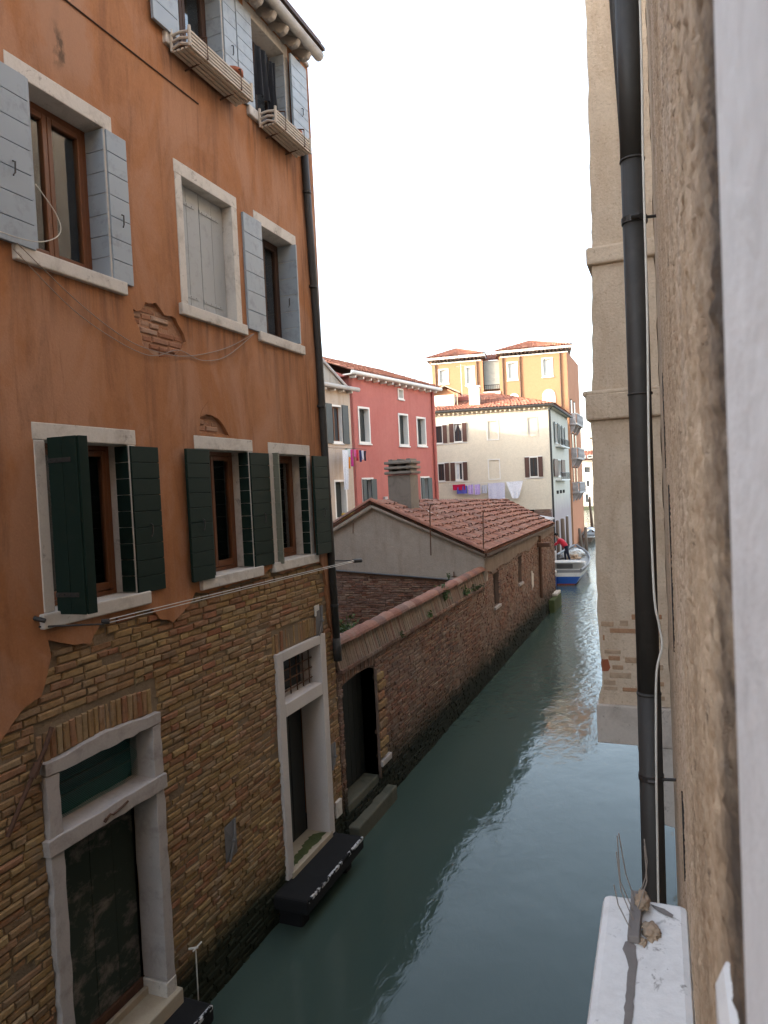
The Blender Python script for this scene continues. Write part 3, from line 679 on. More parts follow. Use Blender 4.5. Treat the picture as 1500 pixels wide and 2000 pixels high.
# drainpipe at the corner
DP = thing('drainpipe', 'slim dark drainpipe running down the corner of the orange house', 'drainpipe', (-4.93, 9.93, -2.6))
MB(FL).tube([(9.72, .07, 5.35), (9.80, .07, 3.6), (9.88, .07, 2.0), (9.93, .07, -.3), (9.99, .07, -2.35)], .058, 12).build('pipe', M['pipe_dk'], DP, smooth=True)
MB(FL).tube([(9.70, .058, 6.45), (9.705, .05, 6.2), (9.72, .05, 5.40), (9.72, .07, 5.33)], [.03, .045, .05, .058], 12).build('upper_pipe', M['pipe_dk'], DP, smooth=True)
MB(FL).tube([(9.985, .07, -2.3), (10.0, .07, -2.66)], .066, 12).build('shoe', M['pipe_dk'], DP, smooth=True)
for z in (4.5, 3.1, 1.3, -.1, -1.8):
    s = 9.72+(5.35-z)/7.7*.27; MB(FL).tube([(s, .07, z), (s, .07, z+.04)], .068, 12).build('clamp', M['iron'], DP)

# things hung on the facade
LN = thing('clothes_line', 'taut double white clothes line with pulleys below the green shutters', 'clothes line', (-4.75, 7, -1.1))
MB().tube([(-4.62, 4.83, -1.03), (-4.68, 10.3, -1.11)], .0042, 6).tube([(-4.62, 4.83, -1.06), (-4.68, 10.3, -1.13)], .0042, 6).build('line', M['white_cord'], LN)
MB().tube([(-5.0, 4.42, -1.02), (-4.62, 4.80, -1.06)], .009, 6).tube([(-4.64, 4.80, -1.04), (-4.60, 4.85, -1.045)], .024, 8).tube([(-4.98, 4.40, -.94), (-4.90, 4.44, -.97)], .02, 8).build('near_bracket', M['iron'], LN)
MB().tube([(-5.0, 10.05, -1.09), (-4.66, 10.3, -1.12)], .012, 6).tube([(-4.7, 10.26, -1.12), (-4.62, 10.4, -1.13)], .03, 8).build('far_bracket', M['iron'], LN)
def sag(pts, n=8):
    out = []
    for i in range(len(pts)-1):
        p0 = pts[max(i-1, 0)]; p1 = pts[i]; p2 = pts[i+1]; p3 = pts[min(i+2, len(pts)-1)]
        for k in range(n):
            t = k/n; out.append(tuple(.5*((2*b_)+(-a_+c_)*t+(2*a_-5*b_+4*c_-d_)*t*t+(-a_+3*b_-3*c_+d_)*t**3) for a_, b_, c_, d_ in zip(p0, p1, p2, p3)))
    return out+[pts[-1]]
tag(MB(FL).tube(sag([(4.40, .10, 2.16), (5.05, .06, 1.84), (5.6, .05, 1.63), (6.0, .05, 1.56), (6.6, .05, 1.58), (7.4, .05, 1.80), (8.07, .05, 2.10)]), .0045, 5).build('wire', M['cord']), 'upper of two thin grey wires sagging under the blue grey shutters', 'wire')
tag(MB(FL).tube(sag([(4.36, .10, 2.10), (4.98, .06, 1.76), (5.5, .05, 1.58), (5.9, .05, 1.50), (6.15, .05, 1.52), (6.5, .05, 1.63), (6.9, .05, 1.58), (7.4, .05, 1.70), (8.06, .05, 2.09)]), .0045, 5).build('wire', M['cord']), 'lower twice-sagging thin grey wire crossing the bare brick patch', 'wire')
tag(MB(FL).tube(sag([(4.42, .32, 2.60), (4.62, .32, 2.42), (4.66, .30, 2.28), (4.52, .25, 2.18), (4.3, .2, 2.16), (4.0, .12, 2.2)]), .0045, 5).build('wire', M['white_cord']), 'loose pale wire loop hanging over the leftmost blue grey shutter', 'wire')
tag(MB(FL).tube([(4.2, .035, 4.59), (7.14, .035, 4.60)], .008, 5).build('cable', M['wood_dk']), 'straight dark cable pinned along the orange wall below the top floor', 'cable')

def planter(s0, s1, z0, z1, w0, w1, label):
    t = thing('planter', label, 'planter', FL((s0+s1)/2, (w0+w1)/2, z0), 'window planters on the top floor')
    for k in range(5): MB(FL).box(s0, s1, w1-.03, w1, z0+k*(z1-z0)/5+.006, z0+(k+1)*(z1-z0)/5-.008).build('slat', M['planter'], t, bevel=.006)
    MB(FL).box(s0+.01, s1-.01, w0+.01, w1-.04, z0+.02, z0+.06).box(s0+.01, s1-.01, w0, w0+.02, z0+.06, z1-.03).build('trough', M['wood_dk'], t)
    for k in range(4): MB(FL).box(s0+.005, s1-.005, w0+k*.055, w0+k*.055+.042, z0-.005, z0+.019).build('slat', M['planter'], t, bevel=.006)
    for s in (s0, s1):
        e = ring(FL, s-.02, s+.02, 0, 0, .0, 0, 0) if False else MB(FL)
        e.tube([(s, w0, z0), (s, w0, z1+.04)], .018, 6).tube([(s, w1, z0), (s, w1, z1+.02)], .018, 6)
        for q in range(3): e.tube([(s, w0, z0+.03+q*.07), (s, (w0+w1)/2, z0+.06+q*.06), (s, w1, z0+.02+q*.07)], .016, 6)
        e.build('scroll_end', M['planter'], t)
    for s in (s0+.25*(s1-s0), s1-.2*(s1-s0)):
        MB(FL).tube([(s, .08, z1+.12), (s, w1+.01, z1+.06), (s, w1+.015, z0+.02), (s, .0, z0-.03)], .010, 6).build('hook', M['rust'], t)
    return t
planter(6.62, 7.86, 4.90, 5.10, .09, .33, 'long cream slatted window planter with one pot, under the wider top window')
planter(8.44, 9.42, 4.90, 5.10, .09, .33, 'shorter cream slatted window planter with two pots, near the eaves corner')
def pot(s, w_, z, r, h, label):
    mb = MB(FL); prof = [(r*.72, 0), (r*.95, h*.78), (r*1.1, h*.78), (r*1.12, h), (r*.95, h), (r*.85, h*.8)]; n = 16
    vs = [(s+rr*math.cos(2*math.pi*k/n), w_+rr*math.sin(2*math.pi*k/n), z+hh) for rr, hh in prof for k in range(n)]
    fs = [(i*n+k, i*n+(k+1) % n, (i+1)*n+(k+1) % n, (i+1)*n+k) for i in range(len(prof)-1) for k in range(n)]+[tuple(range(n)), tuple((len(prof)-1)*n+k for k in range(n))]
    tag(mb.add(vs, fs).build('flower_pot', M['terracotta'], smooth=True), label, 'flower pot', 'terracotta pots in the planters')
pot(7.66, .20, 4.955, .115, .24, 'large terracotta pot at the far end of the longer planter')
pot(9.08, .2, 4.955, .07, .20, 'small terracotta pot in the shorter planter, nearer of two'); pot(9.27, .2, 4.955, .075, .22, 'small terracotta pot in the shorter planter, farther of two')
def hanging(F, s0, s1, z0, z1, mat, name, label, cat, group=None, w_=0, taper=(0, 0), folds=3, amp=.02, shape=None):
    nx, nz = 14, 10; vs = []; fs = []
    ph = random.random()*6
    for j in range(nz+1):
        t = j/nz
        for i in range(nx+1):
            q = i/nx; a_ = s0+taper[0]*t; b_ = s1-taper[1]*t
            s = a_+(b_-a_)*q; z = z1-(z1-z0)*t
            if shape == 'round': z = z1-(z1-z0)*t*(1-.9*max(0, abs(q-.5)*2-.45)**2)
            z -= .012*math.sin(math.pi*q*2)*(1-t)
            vs.append((s, w_+amp*(.3+t)*math.sin(ph+q*folds*6.28)+amp*.4*math.sin(ph*2+q*17+t*3), z))
    n0 = len(vs); vs += [(s, ww-.006, z) for s, ww, z in vs]
    for j in range(nz):
        for i in range(nx):
            a_ = j*(nx+1)+i; fs += [(a_, a_+1, a_+nx+2, a_+nx+1), (n0+a_, n0+a_+nx+1, n0+a_+nx+2, n0+a_+1)]
    return tag(MB(F).add(vs, fs).build(name, mat, smooth=True, fix=False), label, cat, group)
hanging(FL, 8.52, 8.86, 5.42, 6.08, M['black_cloth'], 'shirt', 'black garment hanging in the top window below the eaves', 'clothing', None, .02, (.03, .0), 2, .03)
hanging(FL, 8.80, 9.00, 5.30, 6.0, M['black_cloth'], 'shirt', 'narrow black garment hanging just right of another in the top window', 'clothing', None, .06, (.0, .03), 2, .03)

# landing stones and a mooring rope
for (s0, s1, x1, lab) in ((7.88, 9.72, -4.50, 'long black landing stone with scraped white edge below the pale door frame'), (4.1, 5.98, -4.58, 'black landing stone in the bottom corner beside the peeling door')):
    t = thing('landing_stone', lab, 'landing stone', (-4.75, (s0+s1)/2, WATER))
    MB().box(-5.03, x1, s0, s1, -5.46, -5.27).build('slab', M['black_stone'], t, bevel=.035)
    MB().box(x1-.03, x1+.006, s0+.04, s1-.03, -5.315, -5.264).build('scraped_edge', M['chalk'], t, bevel=.012)
    for s in (s0+.12, s1-.35): MB().box(-5.02, x1-.16, s, s+.22, -5.95, -5.462).build('corbel', M['black_stone'], t, bevel=.03)
RP = thing('mooring_rope', 'short white rope hanging from a pin on the mossy brick wall', 'rope', (-4.95, 6.18, -5.45))
MB(FL).tube([(6.17, .07, -4.88), (6.18, .06, -5.1), (6.19, .05, -5.47)], .007, 6).build('rope', M['white_cord'], RP)
MB(FL).tube([(6.14, 0, -4.88), (6.17, .10, -4.86)], .012, 6).tube([(6.11, .08, -4.87), (6.25, .09, -4.85)], .009, 6).build('pin', M['white_cord'], RP)

# ================================================================== garden wall with tile coping and a water gate
GW = thing('garden_wall', 'low weathered brick garden wall with terracotta ridge tiles and a dark water gate', 'garden wall', (-5.2, 15, WATER))
GATE = (10.42, 11.62, -5.2, -3.14)
gate_out = [(10.27, -5.2), (11.62, -5.2), (11.62, -3.16), (11.45, -3.13), (11.2, -3.11), (11.0, -3.105), (10.8, -3.11), (10.5, -3.13), (10.27, -3.16)]
GB = sheet(MB(FL), rect(10.12, 19.9, -6.3, -2.92), [gate_out], -.36, -.022).build('wall', M['mortar_red'], GW)
# the wall sways a little, as old walls do
gate_rects = bond(10.13, 19.9, -5.95, -2.93, .255, .061, .011, lambda s, z: not inside((s, z), [(p-.0, q+.24 if q > -4 else q) for p, q in gate_out]), [(10.27, 11.62, -5.2, -3.08)])
x = 10.24
while x < 11.66:
    t = (x-10.95)/.68; z = -3.11-.05*t*t; gate_rects.append((x, x+.062, z+.03, z+.25)); x += .072
lay(FL, gate_rects, GB, M['red_obj'], M['red_at'], 0, -.06, .013)
MB(FL).box(11.63, 12.1, -.02, .06, -5.0, -4.88).build('pier_stone', M['stone_grey'], GW, bevel=.02)
MB(FL).box(11.62, 11.66, -.35, .02, -5.2, -3.2).build('gate_jamb', M['mortar_red'], GW)
GT = MB(FL).box(10.25, 11.64, -.34, -.30, -5.1, -3.05).build('gate', M['door_black'], GW)
for i in range(7): MB(FL).box(10.26+i*.195, 10.45+i*.195, -.30, -.285, -5.1, -3.1).build('board', M['door_black'], GT, bevel=.004)
MB(FL).box(10.25, 12.0, -.36, .17, -6.0, -5.45).build('gate_step', M['step_dark'], GW, bevel=.03)
MB(FL).box(10.28, 11.62, -.33, -.02, -5.449, -5.12).build('gate_threshold', M['step_dark'], GW, bevel=.03)
# toothed brick quoin beside the gate
for k in range(9): MB(FL).box(11.64, 11.93+.09*(k % 2), -.02, .045, -4.84+k*.175, -4.72+k*.175).build('quoin', M['brick_obj'], GW, bevel=.012)
# ledge, sloping brick cap and ridge tiles
for k in range(39):
    s = 10.14+k*.25; MB(FL).box(s, s+.24, -.03, .06+random.uniform(-.008, .008), -2.925, -2.86).build('ledge_brick', M['red_obj'], GW, bevel=.008)
capb = MB(FL)
for k in range(134):
    s = 10.14+k*.0728; q = random.uniform(-.006, .006); h = random.uniform(-.012, .012)
    vs = [(s, .035+q, -2.858), (s+.066, .035+q, -2.858), (s+.066, -.07+q, -2.47+h), (s, -.07+q, -2.47+h), (s, -.10, -2.858), (s+.066, -.10, -2.858), (s+.066, -.16, -2.47+h), (s, -.16, -2.47+h)]
    f = [(0, 1, 2, 3), (4, 5, 6, 7), (0, 1, 5, 4), (1, 2, 6, 5), (2, 3, 7, 6), (3, 0, 4, 7)]
    MB(FL).add(vs, f).build('cap_brick', M['cap_brick'], GW)
MB(FL).box(10.14, 19.88, -.30, -.10, -2.86, -2.45).build('cap_core', M['mortar_red'], GW)
def half_tile(name, parent, P, d, L, r0, r1, mat, tilt=0.0, seg=7, thick=.018, join=None):
    """a barrel tile: P = start of its axis, d = axis direction; arched upwards"""
    d = Vector(d).normalized(); a = d.cross(Vector((0, 0, 1))).normalized(); u = a.cross(d)
    vs = []; rr = random.random()*.98+.01
    for e, (q, r) in enumerate(((0, r0), (L, r1))):
        for rad in (r, r-thick):
            for k in range(seg+1):
                an = math.pi*k/seg; vs.append(tuple(P+d*q+a*(rad*math.cos(an))+u*(rad*math.sin(an)*.72)))
    n = seg+1; fs = []
    for k in range(seg): fs += [(k, k+1, 2*n+k+1, 2*n+k), (n+k, n+k+1, 3*n+k+1, 3*n+k), (k, k+1, n+k+1, n+k), (2*n+k, 2*n+k+1, 3*n+k+1, 3*n+k)]
    fs += [(0, n, 3*n, 2*n), (seg, n+seg, 3*n+seg, 2*n+seg)]
    if join is not None: join.add(vs, fs, rr); return None
    return MB().add(vs, fs).build(name, mat, parent, smooth=False)
for k in range(24):
    half_tile('ridge_tile', GW, FL(10.16+k*.405, -.115, -2.475+random.uniform(-.006, .012)), (random.uniform(-.02, .02), 1, .012), .43, .135, .155, M['tile_obj'])

# ================================================================== storehouse with the grey gable
ST = thing('storehouse', 'low brick storehouse with grey rendered gable, red tiled roof and square chimney', 'storehouse', (-6.5, 26, WATER))
FG = frame((0, 19.9), (1, 0))                 # the gable end, seen head on: s = X
def roofz(x): return -1.90-.456*(x+5)
gpoly = [(-13.2, -2.95), (-9.9, -2.42), (-8.0, -2.56), (-6.0, -2.72), (-4.985, -2.80), (-4.985, -1.95), (-8.33, -.47), (-10.4, -1.52), (-13.2, -3.05)]
sheet(MB(FG), gpoly, [], -.3, .05).build('gable_wall', M['gable'], ST)
LW = MB(FG).prism([(-13.2, -6), (-5.02, -6), (-5.02, -2.79), (-6, -2.71), (-9.9, -2.43), (-13.2, -2.9)], -.3, -.03).build('brick_wall', M['mortar_red'], ST)
def keepg(s, z): return z < -2.50-.0667*(s+9.9)-.07
lay(FG, bond(-11.0, -5.37, -4.7, -2.4, .255, .061, .011, keepg, []), LW, M['red_obj'], M['red_at'], 0, -.06, .016, 300)
MB(FG).tube([(-13, .07, -2.95), (-9.9, .07, -2.44), (-6.0, .07, -2.73), (-5.36, .07, -2.77)], .028, 6).build('lead_strip', M['lead'], ST)
# canal side
HWIN = [(20.95, 21.65, -3.72, -2.72), (24.75, 25.35, -3.55, -2.62)]
CWL = sheet(MB(FL), [(19.87, -6.3), (33.2, -6.3), (33.2, -1.9), (19.87, -1.95)], [rect(*q) for q in HWIN], -.34, -.022).build('canal_wall', M['mortar_red'], ST)
lay(FL, bond(19.87, 33.1, -5.95, -2.0, .255, .061, .011, None, HWIN), CWL, M['red_obj'], M['red_at'], 0, -.06, .014, 300)
MB(FL).box(19.87, 33.1, -.02, .055, -2.10, -1.98).build('eave_course', M['mortar_red'], ST)
sheet(MB(FL), rough([(19.88, -2.15), (22.5, -2.15), (24, -2.1), (27, -2.12), (30, -2.1), (32.9, -2.1), (32.9, -2.3), (30, -2.42), (28.5, -2.35), (26.8, -2.6), (26, -2.5), (24.6, -2.48), (23.3, -2.62), (21.9, -2.55), (20.8, -2.66), (20.2, -2.5), (19.9, -2.9), (19.88, -2.9)], .12, .03, True, 21), [], .0, .022).build('plaster_remnant', M['gable_dirty'], ST)
for (a, b, c, d) in HWIN:
    o_ = ring(FL, a, b, c, d, .05, -.28, -.20).build('window', M['wood_dk'], ST)
    MB(FL).box(a+.05, b-.05, -.25, -.24, c+.05, d-.05).build('pane', M['winglass_far'], o_); MB(FL).box(a-.05, b+.05, -.05, .05, c-.08, c).build('sill', M['stone_grey'], o_, bevel=.01)
    for k in range(3): MB(FL).tube([(a+(k+1)*(b-a)/4, -.1, c), (a+(k+1)*(b-a)/4, -.1, d)], .010, 5).build('bar', M['iron'], o_)
MB(FL).tube([(28.95, .06, -2.2), (28.85, .06, -4.7)], .06, 8).build('downpipe', M['rust'], ST)
MB(FL).box(28.6, 28.85, -.1, .50, -2.62, -2.46).build('beam', M['rust'], ST, bevel=.01)
sheet(MB(FL), rough([(27.1, -3.4), (27.5, -3.55), (27.45, -3.95), (27.1, -4.1)], .08, .04, True, 5), [], 0, .02).build('lime_patch', M['stone'], ST)
MB(FL).box(31.0, 33.2, -.2, .22, -6.2, -5.15).build('quay_edge', M['algae'], ST, bevel=.05); MB(FL).box(32.0, 33.15, -.2, .2, -5.145, -5.02).build('quay_stone', M['stone'], ST, bevel=.03)
MB().box(-8.2, -5.1, 33.0, 33.2, -6.2, -2.0).build('end_wall', M['mortar_red'], ST)
# roof: one plane falling to the canal, the ridge runs slightly askew
NE, FE = Vector((-4.86, 19.72, -1.965)), Vector((-4.86, 32.3, -1.965)); NR, FR = Vector((-8.36, 19.72, -.37)), Vector((-7.3, 34.0, -.853))
MB().add([tuple(p+Vector((0, 0, -.03))) for p in (NE, FE, FR, NR)]+[tuple(p+Vector((0, 0, -.10))) for p in (NE, FE, FR, NR)], [(0, 1, 2, 3), (4, 5, 6, 7), (0, 1, 5, 4), (1, 2, 6, 5), (2, 3, 7, 6), (3, 0, 4, 7)]).build('roof_deck', M['wood_dk'], ST)
MB().add([tuple(p) for p in (NR, FR, FR+Vector((-4.5, 0, -2.2)), NR+Vector((-4.9, 0, -2.55)))]+[tuple(p-Vector((0, 0, .06))) for p in (NR, FR, FR+Vector((-4.5, 0, -2.2)), NR+Vector((-4.9, 0, -2.55)))], [(0, 1, 2, 3), (4, 5, 6, 7), (0, 1, 5, 4), (3, 2, 6, 7), (0, 3, 7, 4)]).build('back_roof', M['tile_at'], ST)
tiles = []
ncol = 66
for i in range(ncol):
    f = (i+.5)/ncol; e = NE.lerp(FE, f); r_ = NR.lerp(FR, f); L = (r_-e).length; d = (r_-e)/L; n = int(L/.34)+1
    sk = random.uniform(-.02, .02); ph = random.uniform(-.065, .065)
    for k in range(n+1):
        q = max(0, k*.34+ph) if k else 0.0
        if k == 1 and q < .2: continue
        if q > L-.12: break
        P = e+d*q+Vector((0, sk+random.uniform(-.012, .012), -.0+.038+random.uniform(0, .016)))
        tiles.append((shows(P), P, d, min(.41, L-q+.02)))
tiles.sort(key=lambda t: -t[0])
for sc_, P, d, L in tiles[:300]: half_tile('roof_tile', ST, P, d+Vector((random.uniform(-.02, .02), random.uniform(-.035, .035), -.085)), L, .112, .090, M['tile_obj'], seg=4, thick=.014)
tj = MB()
for sc_, P, d, L in tiles[300:]: half_tile('', None, P, d+Vector((random.uniform(-.02, .02), random.uniform(-.035, .035), -.085)), L, .112, .090, None, seg=4, thick=.014, join=tj)
pan = MB()                                   # the pan tiles between the covers
for i in range(ncol+1):
    f = i/ncol; e = NE.lerp(FE, f); r_ = NR.lerp(FR, f)
    for k in range(11):
        a_, b_ = e.lerp(r_, k/11), e.lerp(r_, (k+1)/11)
        pan.add([tuple(a_+Vector((0, -.085, .03))), tuple(a_+Vector((0, 0, -.0))), tuple(a_+Vector((0, .085, .03))), tuple(b_+Vector((0, -.085, -.0))), tuple(b_+Vector((0, 0, -.03))), tuple(b_+Vector((0, .085, -.0)))], [(0, 1, 4, 3), (1, 2, 5, 4)], random.random()*.98+.01)
tj.build('tile_field', M['tile_at'], ST, kind='stuff', fix=False); pan.build('pan_tiles', M['tile_at'], ST, kind='stuff', fix=False)
for k in range(33):
    P = NR.lerp(FR, k/34); half_tile('ridge_tile', ST, P+Vector((0, 0, -.02)), FR-NR, .46, .12, .13, M['tile_obj'], seg=5)
V = Vector
for k in range(9):                            # verge tiles and the plaster roll under them along the gable
    a_ = V((-4.9, 19.76, -1.90)).lerp(V((-8.36, 19.76, -.33)), k/9); half_tile('verge_tile', ST, a_, V((-8.36, 19.76, -.33))-V((-4.9, 19.76, -1.90)), .46, .12, .11, M['tile_obj'], seg=5)
    a_ = V((-8.36, 19.76, -.33)).lerp(V((-12.6, 19.76, -2.55)), k/9); half_tile('verge_tile', ST, a_, V((-4.24, 0, -2.22)), .55, .11, .12, M['tile_obj'], seg=5)
MB().tube([(-4.93, 19.78, -2.02), (-8.33, 19.78, -.50)], .07, 8).tube([(-8.33, 19.78, -.50), (-12.6, 19.78, -2.72)], .07, 8).build('verge_moulding', M['gable'], ST, smooth=True)
# chimney with a louvred brick cap
FCm = frame((0, 21.0), (1, 0))
CH = MB(FCm).box(-8.28, -7.52, -.75, 0, -1.2, .42).build('chimney', M['conc'], ST, bevel=.02)
for k, z in enumerate((.44, .60, .76)):
    MB(FCm).box(-8.36, -7.44, -.83, .08, z, z+.085).build('cap_course', M['conc'], CH, bevel=.02)
    for s in (-8.25, -7.95, -7.65): MB(FCm).box(s, s+.12, -.7, -.05, z+.087, z+.158).build('cap_block', M['conc'], CH)
# strips of sheet metal lying on the tiles
def on_roof(f, t, lift=.09): return NE.lerp(FE, f).lerp(NR.lerp(FR, f), t)+V((0, 0, lift))
for (f0, t0, f1, t1) in ((.17, .93, .15, .62), (.52, .97, .56, .75), (.70, .95, .76, .72)):
    a_, b_ = on_roof(f0, t0), on_roof(f1, t1); MB().add([tuple(a_+V((0, -.09, 0))), tuple(a_+V((0, .09, 0))), tuple(b_+V((0, .09, 0))), tuple(b_+V((0, -.09, 0))), tuple(a_+V((0, -.09, -.02))), tuple(a_+V((0, .09, -.02))), tuple(b_+V((0, .09, -.02))), tuple(b_+V((0, -.09, -.02)))], [(0, 1, 2, 3), (4, 5, 6, 7), (0, 1, 5, 4), (1, 2, 6, 5), (2, 3, 7, 6), (3, 0, 4, 7)]).build('metal_strip', M['stone_grey'], ST)
for x_, z0, z1, lab in ((-6.5, -2.0, -.50, 'thin rusty rod rising from the middle of the storehouse gable'), (-4.93, -1.95, -.72, 'thin rusty rod at the eave corner of the storehouse')):
    tag(MB().tube([(x_-.02, 19.68, z0), (x_, 19.66, z0+.6), (x_+.02, 19.66, z1-.12), (x_+.07, 19.64, z1)], .018, 6).build('metal_rod', M['rust']), lab, 'rod', 'iron rods at the storehouse')
MB(FG).tube([(-9.05, .06, -1.32), (-9.02, .06, -1.0)], .012, 5).build('gable_pin', M['rust'], ST)
MB(FG).tube([(-5.9, .06, -2.66), (-5.9, .06, -2.5)], .012, 5).tube([(-5.97, .06, -2.64), (-5.82, .06, -2.64)], .012, 5).build('gable_pin', M['rust'], ST)

# weeds
def weed(P, r, h, n, label, mat='leaf', seed=1, size=.05):
    rr = random.Random(seed); t = thing('weed', label, 'plant', P, 'weeds on the garden wall'); lv = MB(); sm = MB(); P = V(P)
    for i in range(max(3, n//12)):
        a_ = rr.uniform(0, 6.28); q = r*rr.random(); tip = P+V((q*math.cos(a_), q*math.sin(a_), h*rr.uniform(.4, 1)))
        sm.tube([tuple(P+V((q*.2*math.cos(a_), q*.2*math.sin(a_), 0))), tuple((P+tip)/2+V((0, 0, h*.12))), tuple(tip)], .004, 4)
        for k in range(12):
            c = P.lerp(tip, rr.uniform(.25, 1.05))+V((rr.gauss(0, .02+r*.10), rr.gauss(0, .02+r*.10), rr.gauss(0, .02)))
            u_ = V((rr.gauss(0, 1), rr.gauss(0, 1), rr.gauss(0, .6))).normalized(); v_ = u_.cross(V((rr.gauss(0, 1), rr.gauss(0, 1), rr.gauss(0, 1)))).normalized(); s = size*rr.uniform(.5, 1.2)
            lv.add([tuple(c-u_*s), tuple(c+v_*s*.4), tuple(c+u_*s), tuple(c-v_*s*.4)], [(0, 1, 2, 3)])
    sm.build('stems', M['leaf_dk'], t, fix=False); lv.build('leaves', M[mat], t, fix=False)
weed((-5.7, 11.6, -2.72), .5, .42, 620, 'leafy garden bush behind the wall next to the orange house corner', 'leaf', 2, .055)
weed((-5.02, 16.0, -2.75), .32, .50, 150, 'tall weed growing on the sloping wall cap halfway along', 'leaf', 3, .05)
weed((-5.0, 17.6, -2.85), .26, .28, 110, 'bright green weed on the ledge near the storehouse', 'leaf', 4, .05)
weed((-4.97, 18.5, -2.85), .30, .20, 110, 'dark creeping weed on the wall ledge at the storehouse corner', 'leaf_dk', 5, .045)
weed((-4.96, 14.7, -2.90), .18, .16, 70, 'small weed tuft under the wall cap below a row of tiles', 'leaf', 6, .04)
weed((-4.97, 12.9, -2.92), .12, .15, 50, 'small dark tuft on the wall ledge nearest the orange house', 'leaf_dk', 7, .035)
weed((-6.0, 19.6, -2.72), .10, .30, 40, 'tiny sprig in front of the grey gable foot', 'leaf', 8, .04)

# ================================================================== houses behind
def far_window(house, F, s0, s1, z0, z1, fr=.09, pane='winglass_far', frame_mat='white_trim', depth=.14, sill=True, wood=None, name='window', bars=True):
    o_ = ring(F, s0, s1, z0, z1, fr, -depth, .03).build(name, M[frame_mat], house)
    MB(F).box(s0+fr, s1-fr, -depth-.02, -depth+.01, z0+fr, z1-fr).build('pane', M[pane], o_)
    if wood:
        c = (s0+s1)/2; ring(F, s0+fr, s1-fr, z0+fr, z1-fr, .05, -depth+.012, -depth+.05).build('casement', M[wood], o_)
        if bars: MB(F).box(c-.03, c+.03, -depth+.012, -depth+.05, z0+fr+.05, z1-fr-.05).build('mullion', M[wood], o_)
    if sill: MB(F).box(s0-.05, s1+.05, -.02, .08, z0-.07, z0).build('sill', M[frame_mat], o_)
    return o_
def leaf(house, F, s0, s1, z0, z1, mat, w_=.04): return MB(F).box(s0, s1, w_, w_+.045, z0, z1).build('shutter', M[mat], house, bevel=.006)
def tile_roof(name, parent, P0, P1, Q0, Q1, mat, cw=.24, rl=.42):
    """covers in rows from the eave P0-P1 up to the ridge Q0-Q1"""
    P0, P1, Q0, Q1 = map(V, (P0, P1, Q0, Q1)); n = max(2, int((P1-P0).length/cw)); mb = MB()
    for i in range(n):
        f = (i+.5)/n; e = P0.lerp(P1, f); r_ = Q0.lerp(Q1, f); L = (r_-e).length
        if L < .15: continue
        d = (r_-e)/L; m_ = max(1, int(L/rl))
        for k in range(m_): half_tile('', None, e+d*(k*L/m_)+V((0, 0, .045+random.uniform(0, .02))), d+V((0, 0, -.06)), L/m_+.06, cw*.42, cw*.36, None, seg=3, thick=.015, join=mb)
    mb.add([tuple(p) for p in (P0, P1, Q1, Q0)], [(0, 1, 2, 3)], .3)
    return mb.build(name, M[mat], parent, kind='stuff', fix=False)

# red house
RH = thing('red_house', 'dull red plastered house with white framed windows behind the storehouse', 'house', (-14, 37, -4.7))
FR_ = frame((-14.7, 33), (1.54, 8.6)); RL = 8.75
rw = [(.40, 1.48, 2.38, 4.28), (4.40, 5.50, 2.36, 4.19), (6.46, 7.58, 2.40, 4.12), (4.50, 5.10, 4.98, 5.58), (.44, 1.54, -1.2, .62), (4.5, 5.6, -1.2, .62), (6.62, 7.72, -1.2, .62)]
sheet(MB(FR_), rect(-.28, RL, -4.8, 5.8), [rect(a+.05, b-.05, c+.05, d-.05) for a, b, c, d in rw], -.4, 0).build('wall', M['red'], RH)
for i, (a, b, c, d) in enumerate(rw):
    o_ = far_window(RH, FR_, a, b, c, d, .10 if i != 3 else .07, 'dkgrn_far' if i < 3 else ('stone_w' if i == 3 else 'winglass_far'), depth=.28, sill=i < 4)
    if i < 3: MB(FR_).box((a+b)/2-.03, (a+b)/2+.02, -.27, -.25, c+.1, d-.1).build('leaf_edge', M['iron'], o_)
    if i > 3:
        leaf(RH, FR_, a+.02, a+.36, c, d-.08, 'dkgrn_far'); leaf(RH, FR_, b-.28, b+.22, c, d-.08, 'dkgrn_far')
MB(FR_).box(-.28, .0, -8, 0, -4.8, 5.8).box(RL-.3, RL, -8, -.41, -4.8, 5.8).box(0, RL-.3, -8, -7.7, -4.8, 5.8).build('body', M['red'], RH)
MB(FR_).prism([(-.3, 5.8), (-.28, 5.8), (-.28, 5.9), (-.3, 5.9)], -8, 0)
mbg = MB(frame(FR_(-.29, 0, 0).xy, (-FR_.n.x, -FR_.n.y)))            # plastered end gable towards the orange house
mbg.prism([(0, 5.7), (7.9, 5.7), (4.0, 7.5)], -.3, 0).build('end_gable', M['red'], RH)
gt = MB(FR_).tube([(-.55, .42, 5.86), (RL+.25, .42, 5.86)], .10, 10).build('gutter', M['white_trim'], RH, smooth=True)
for k in range(13): MB(FR_).box(-.2+k*.72, -.08+k*.72, .0, .36, 5.62, 5.76).build('bracket', M['white_trim'], gt, bevel=.03)
MB(FR_).box(-.5, RL+.2, -.2, .36, 5.765, 5.83).build('eave_board', M['white_trim'], RH)
MB(FR_).tube([(8.48, .1, 5.7), (8.5, .1, -4.5)], .10, 8).build('downpipe', M['red'], RH)
tile_roof('roof', RH, FR_(-.5, .45, 5.93), FR_(RL+.2, .45, 5.93), FR_(-.5, -4, 7.6), FR_(RL+.2, -4, 7.6), 'tile_far')
MB(FR_).add([(-.5, -4, 7.6), (RL+.2, -4, 7.6), (RL+.2, -8.4, 5.8), (-.5, -8.4, 5.8)], [(0, 1, 2, 3)]).build('back_roof', M['tile_at'], RH, fix=False)
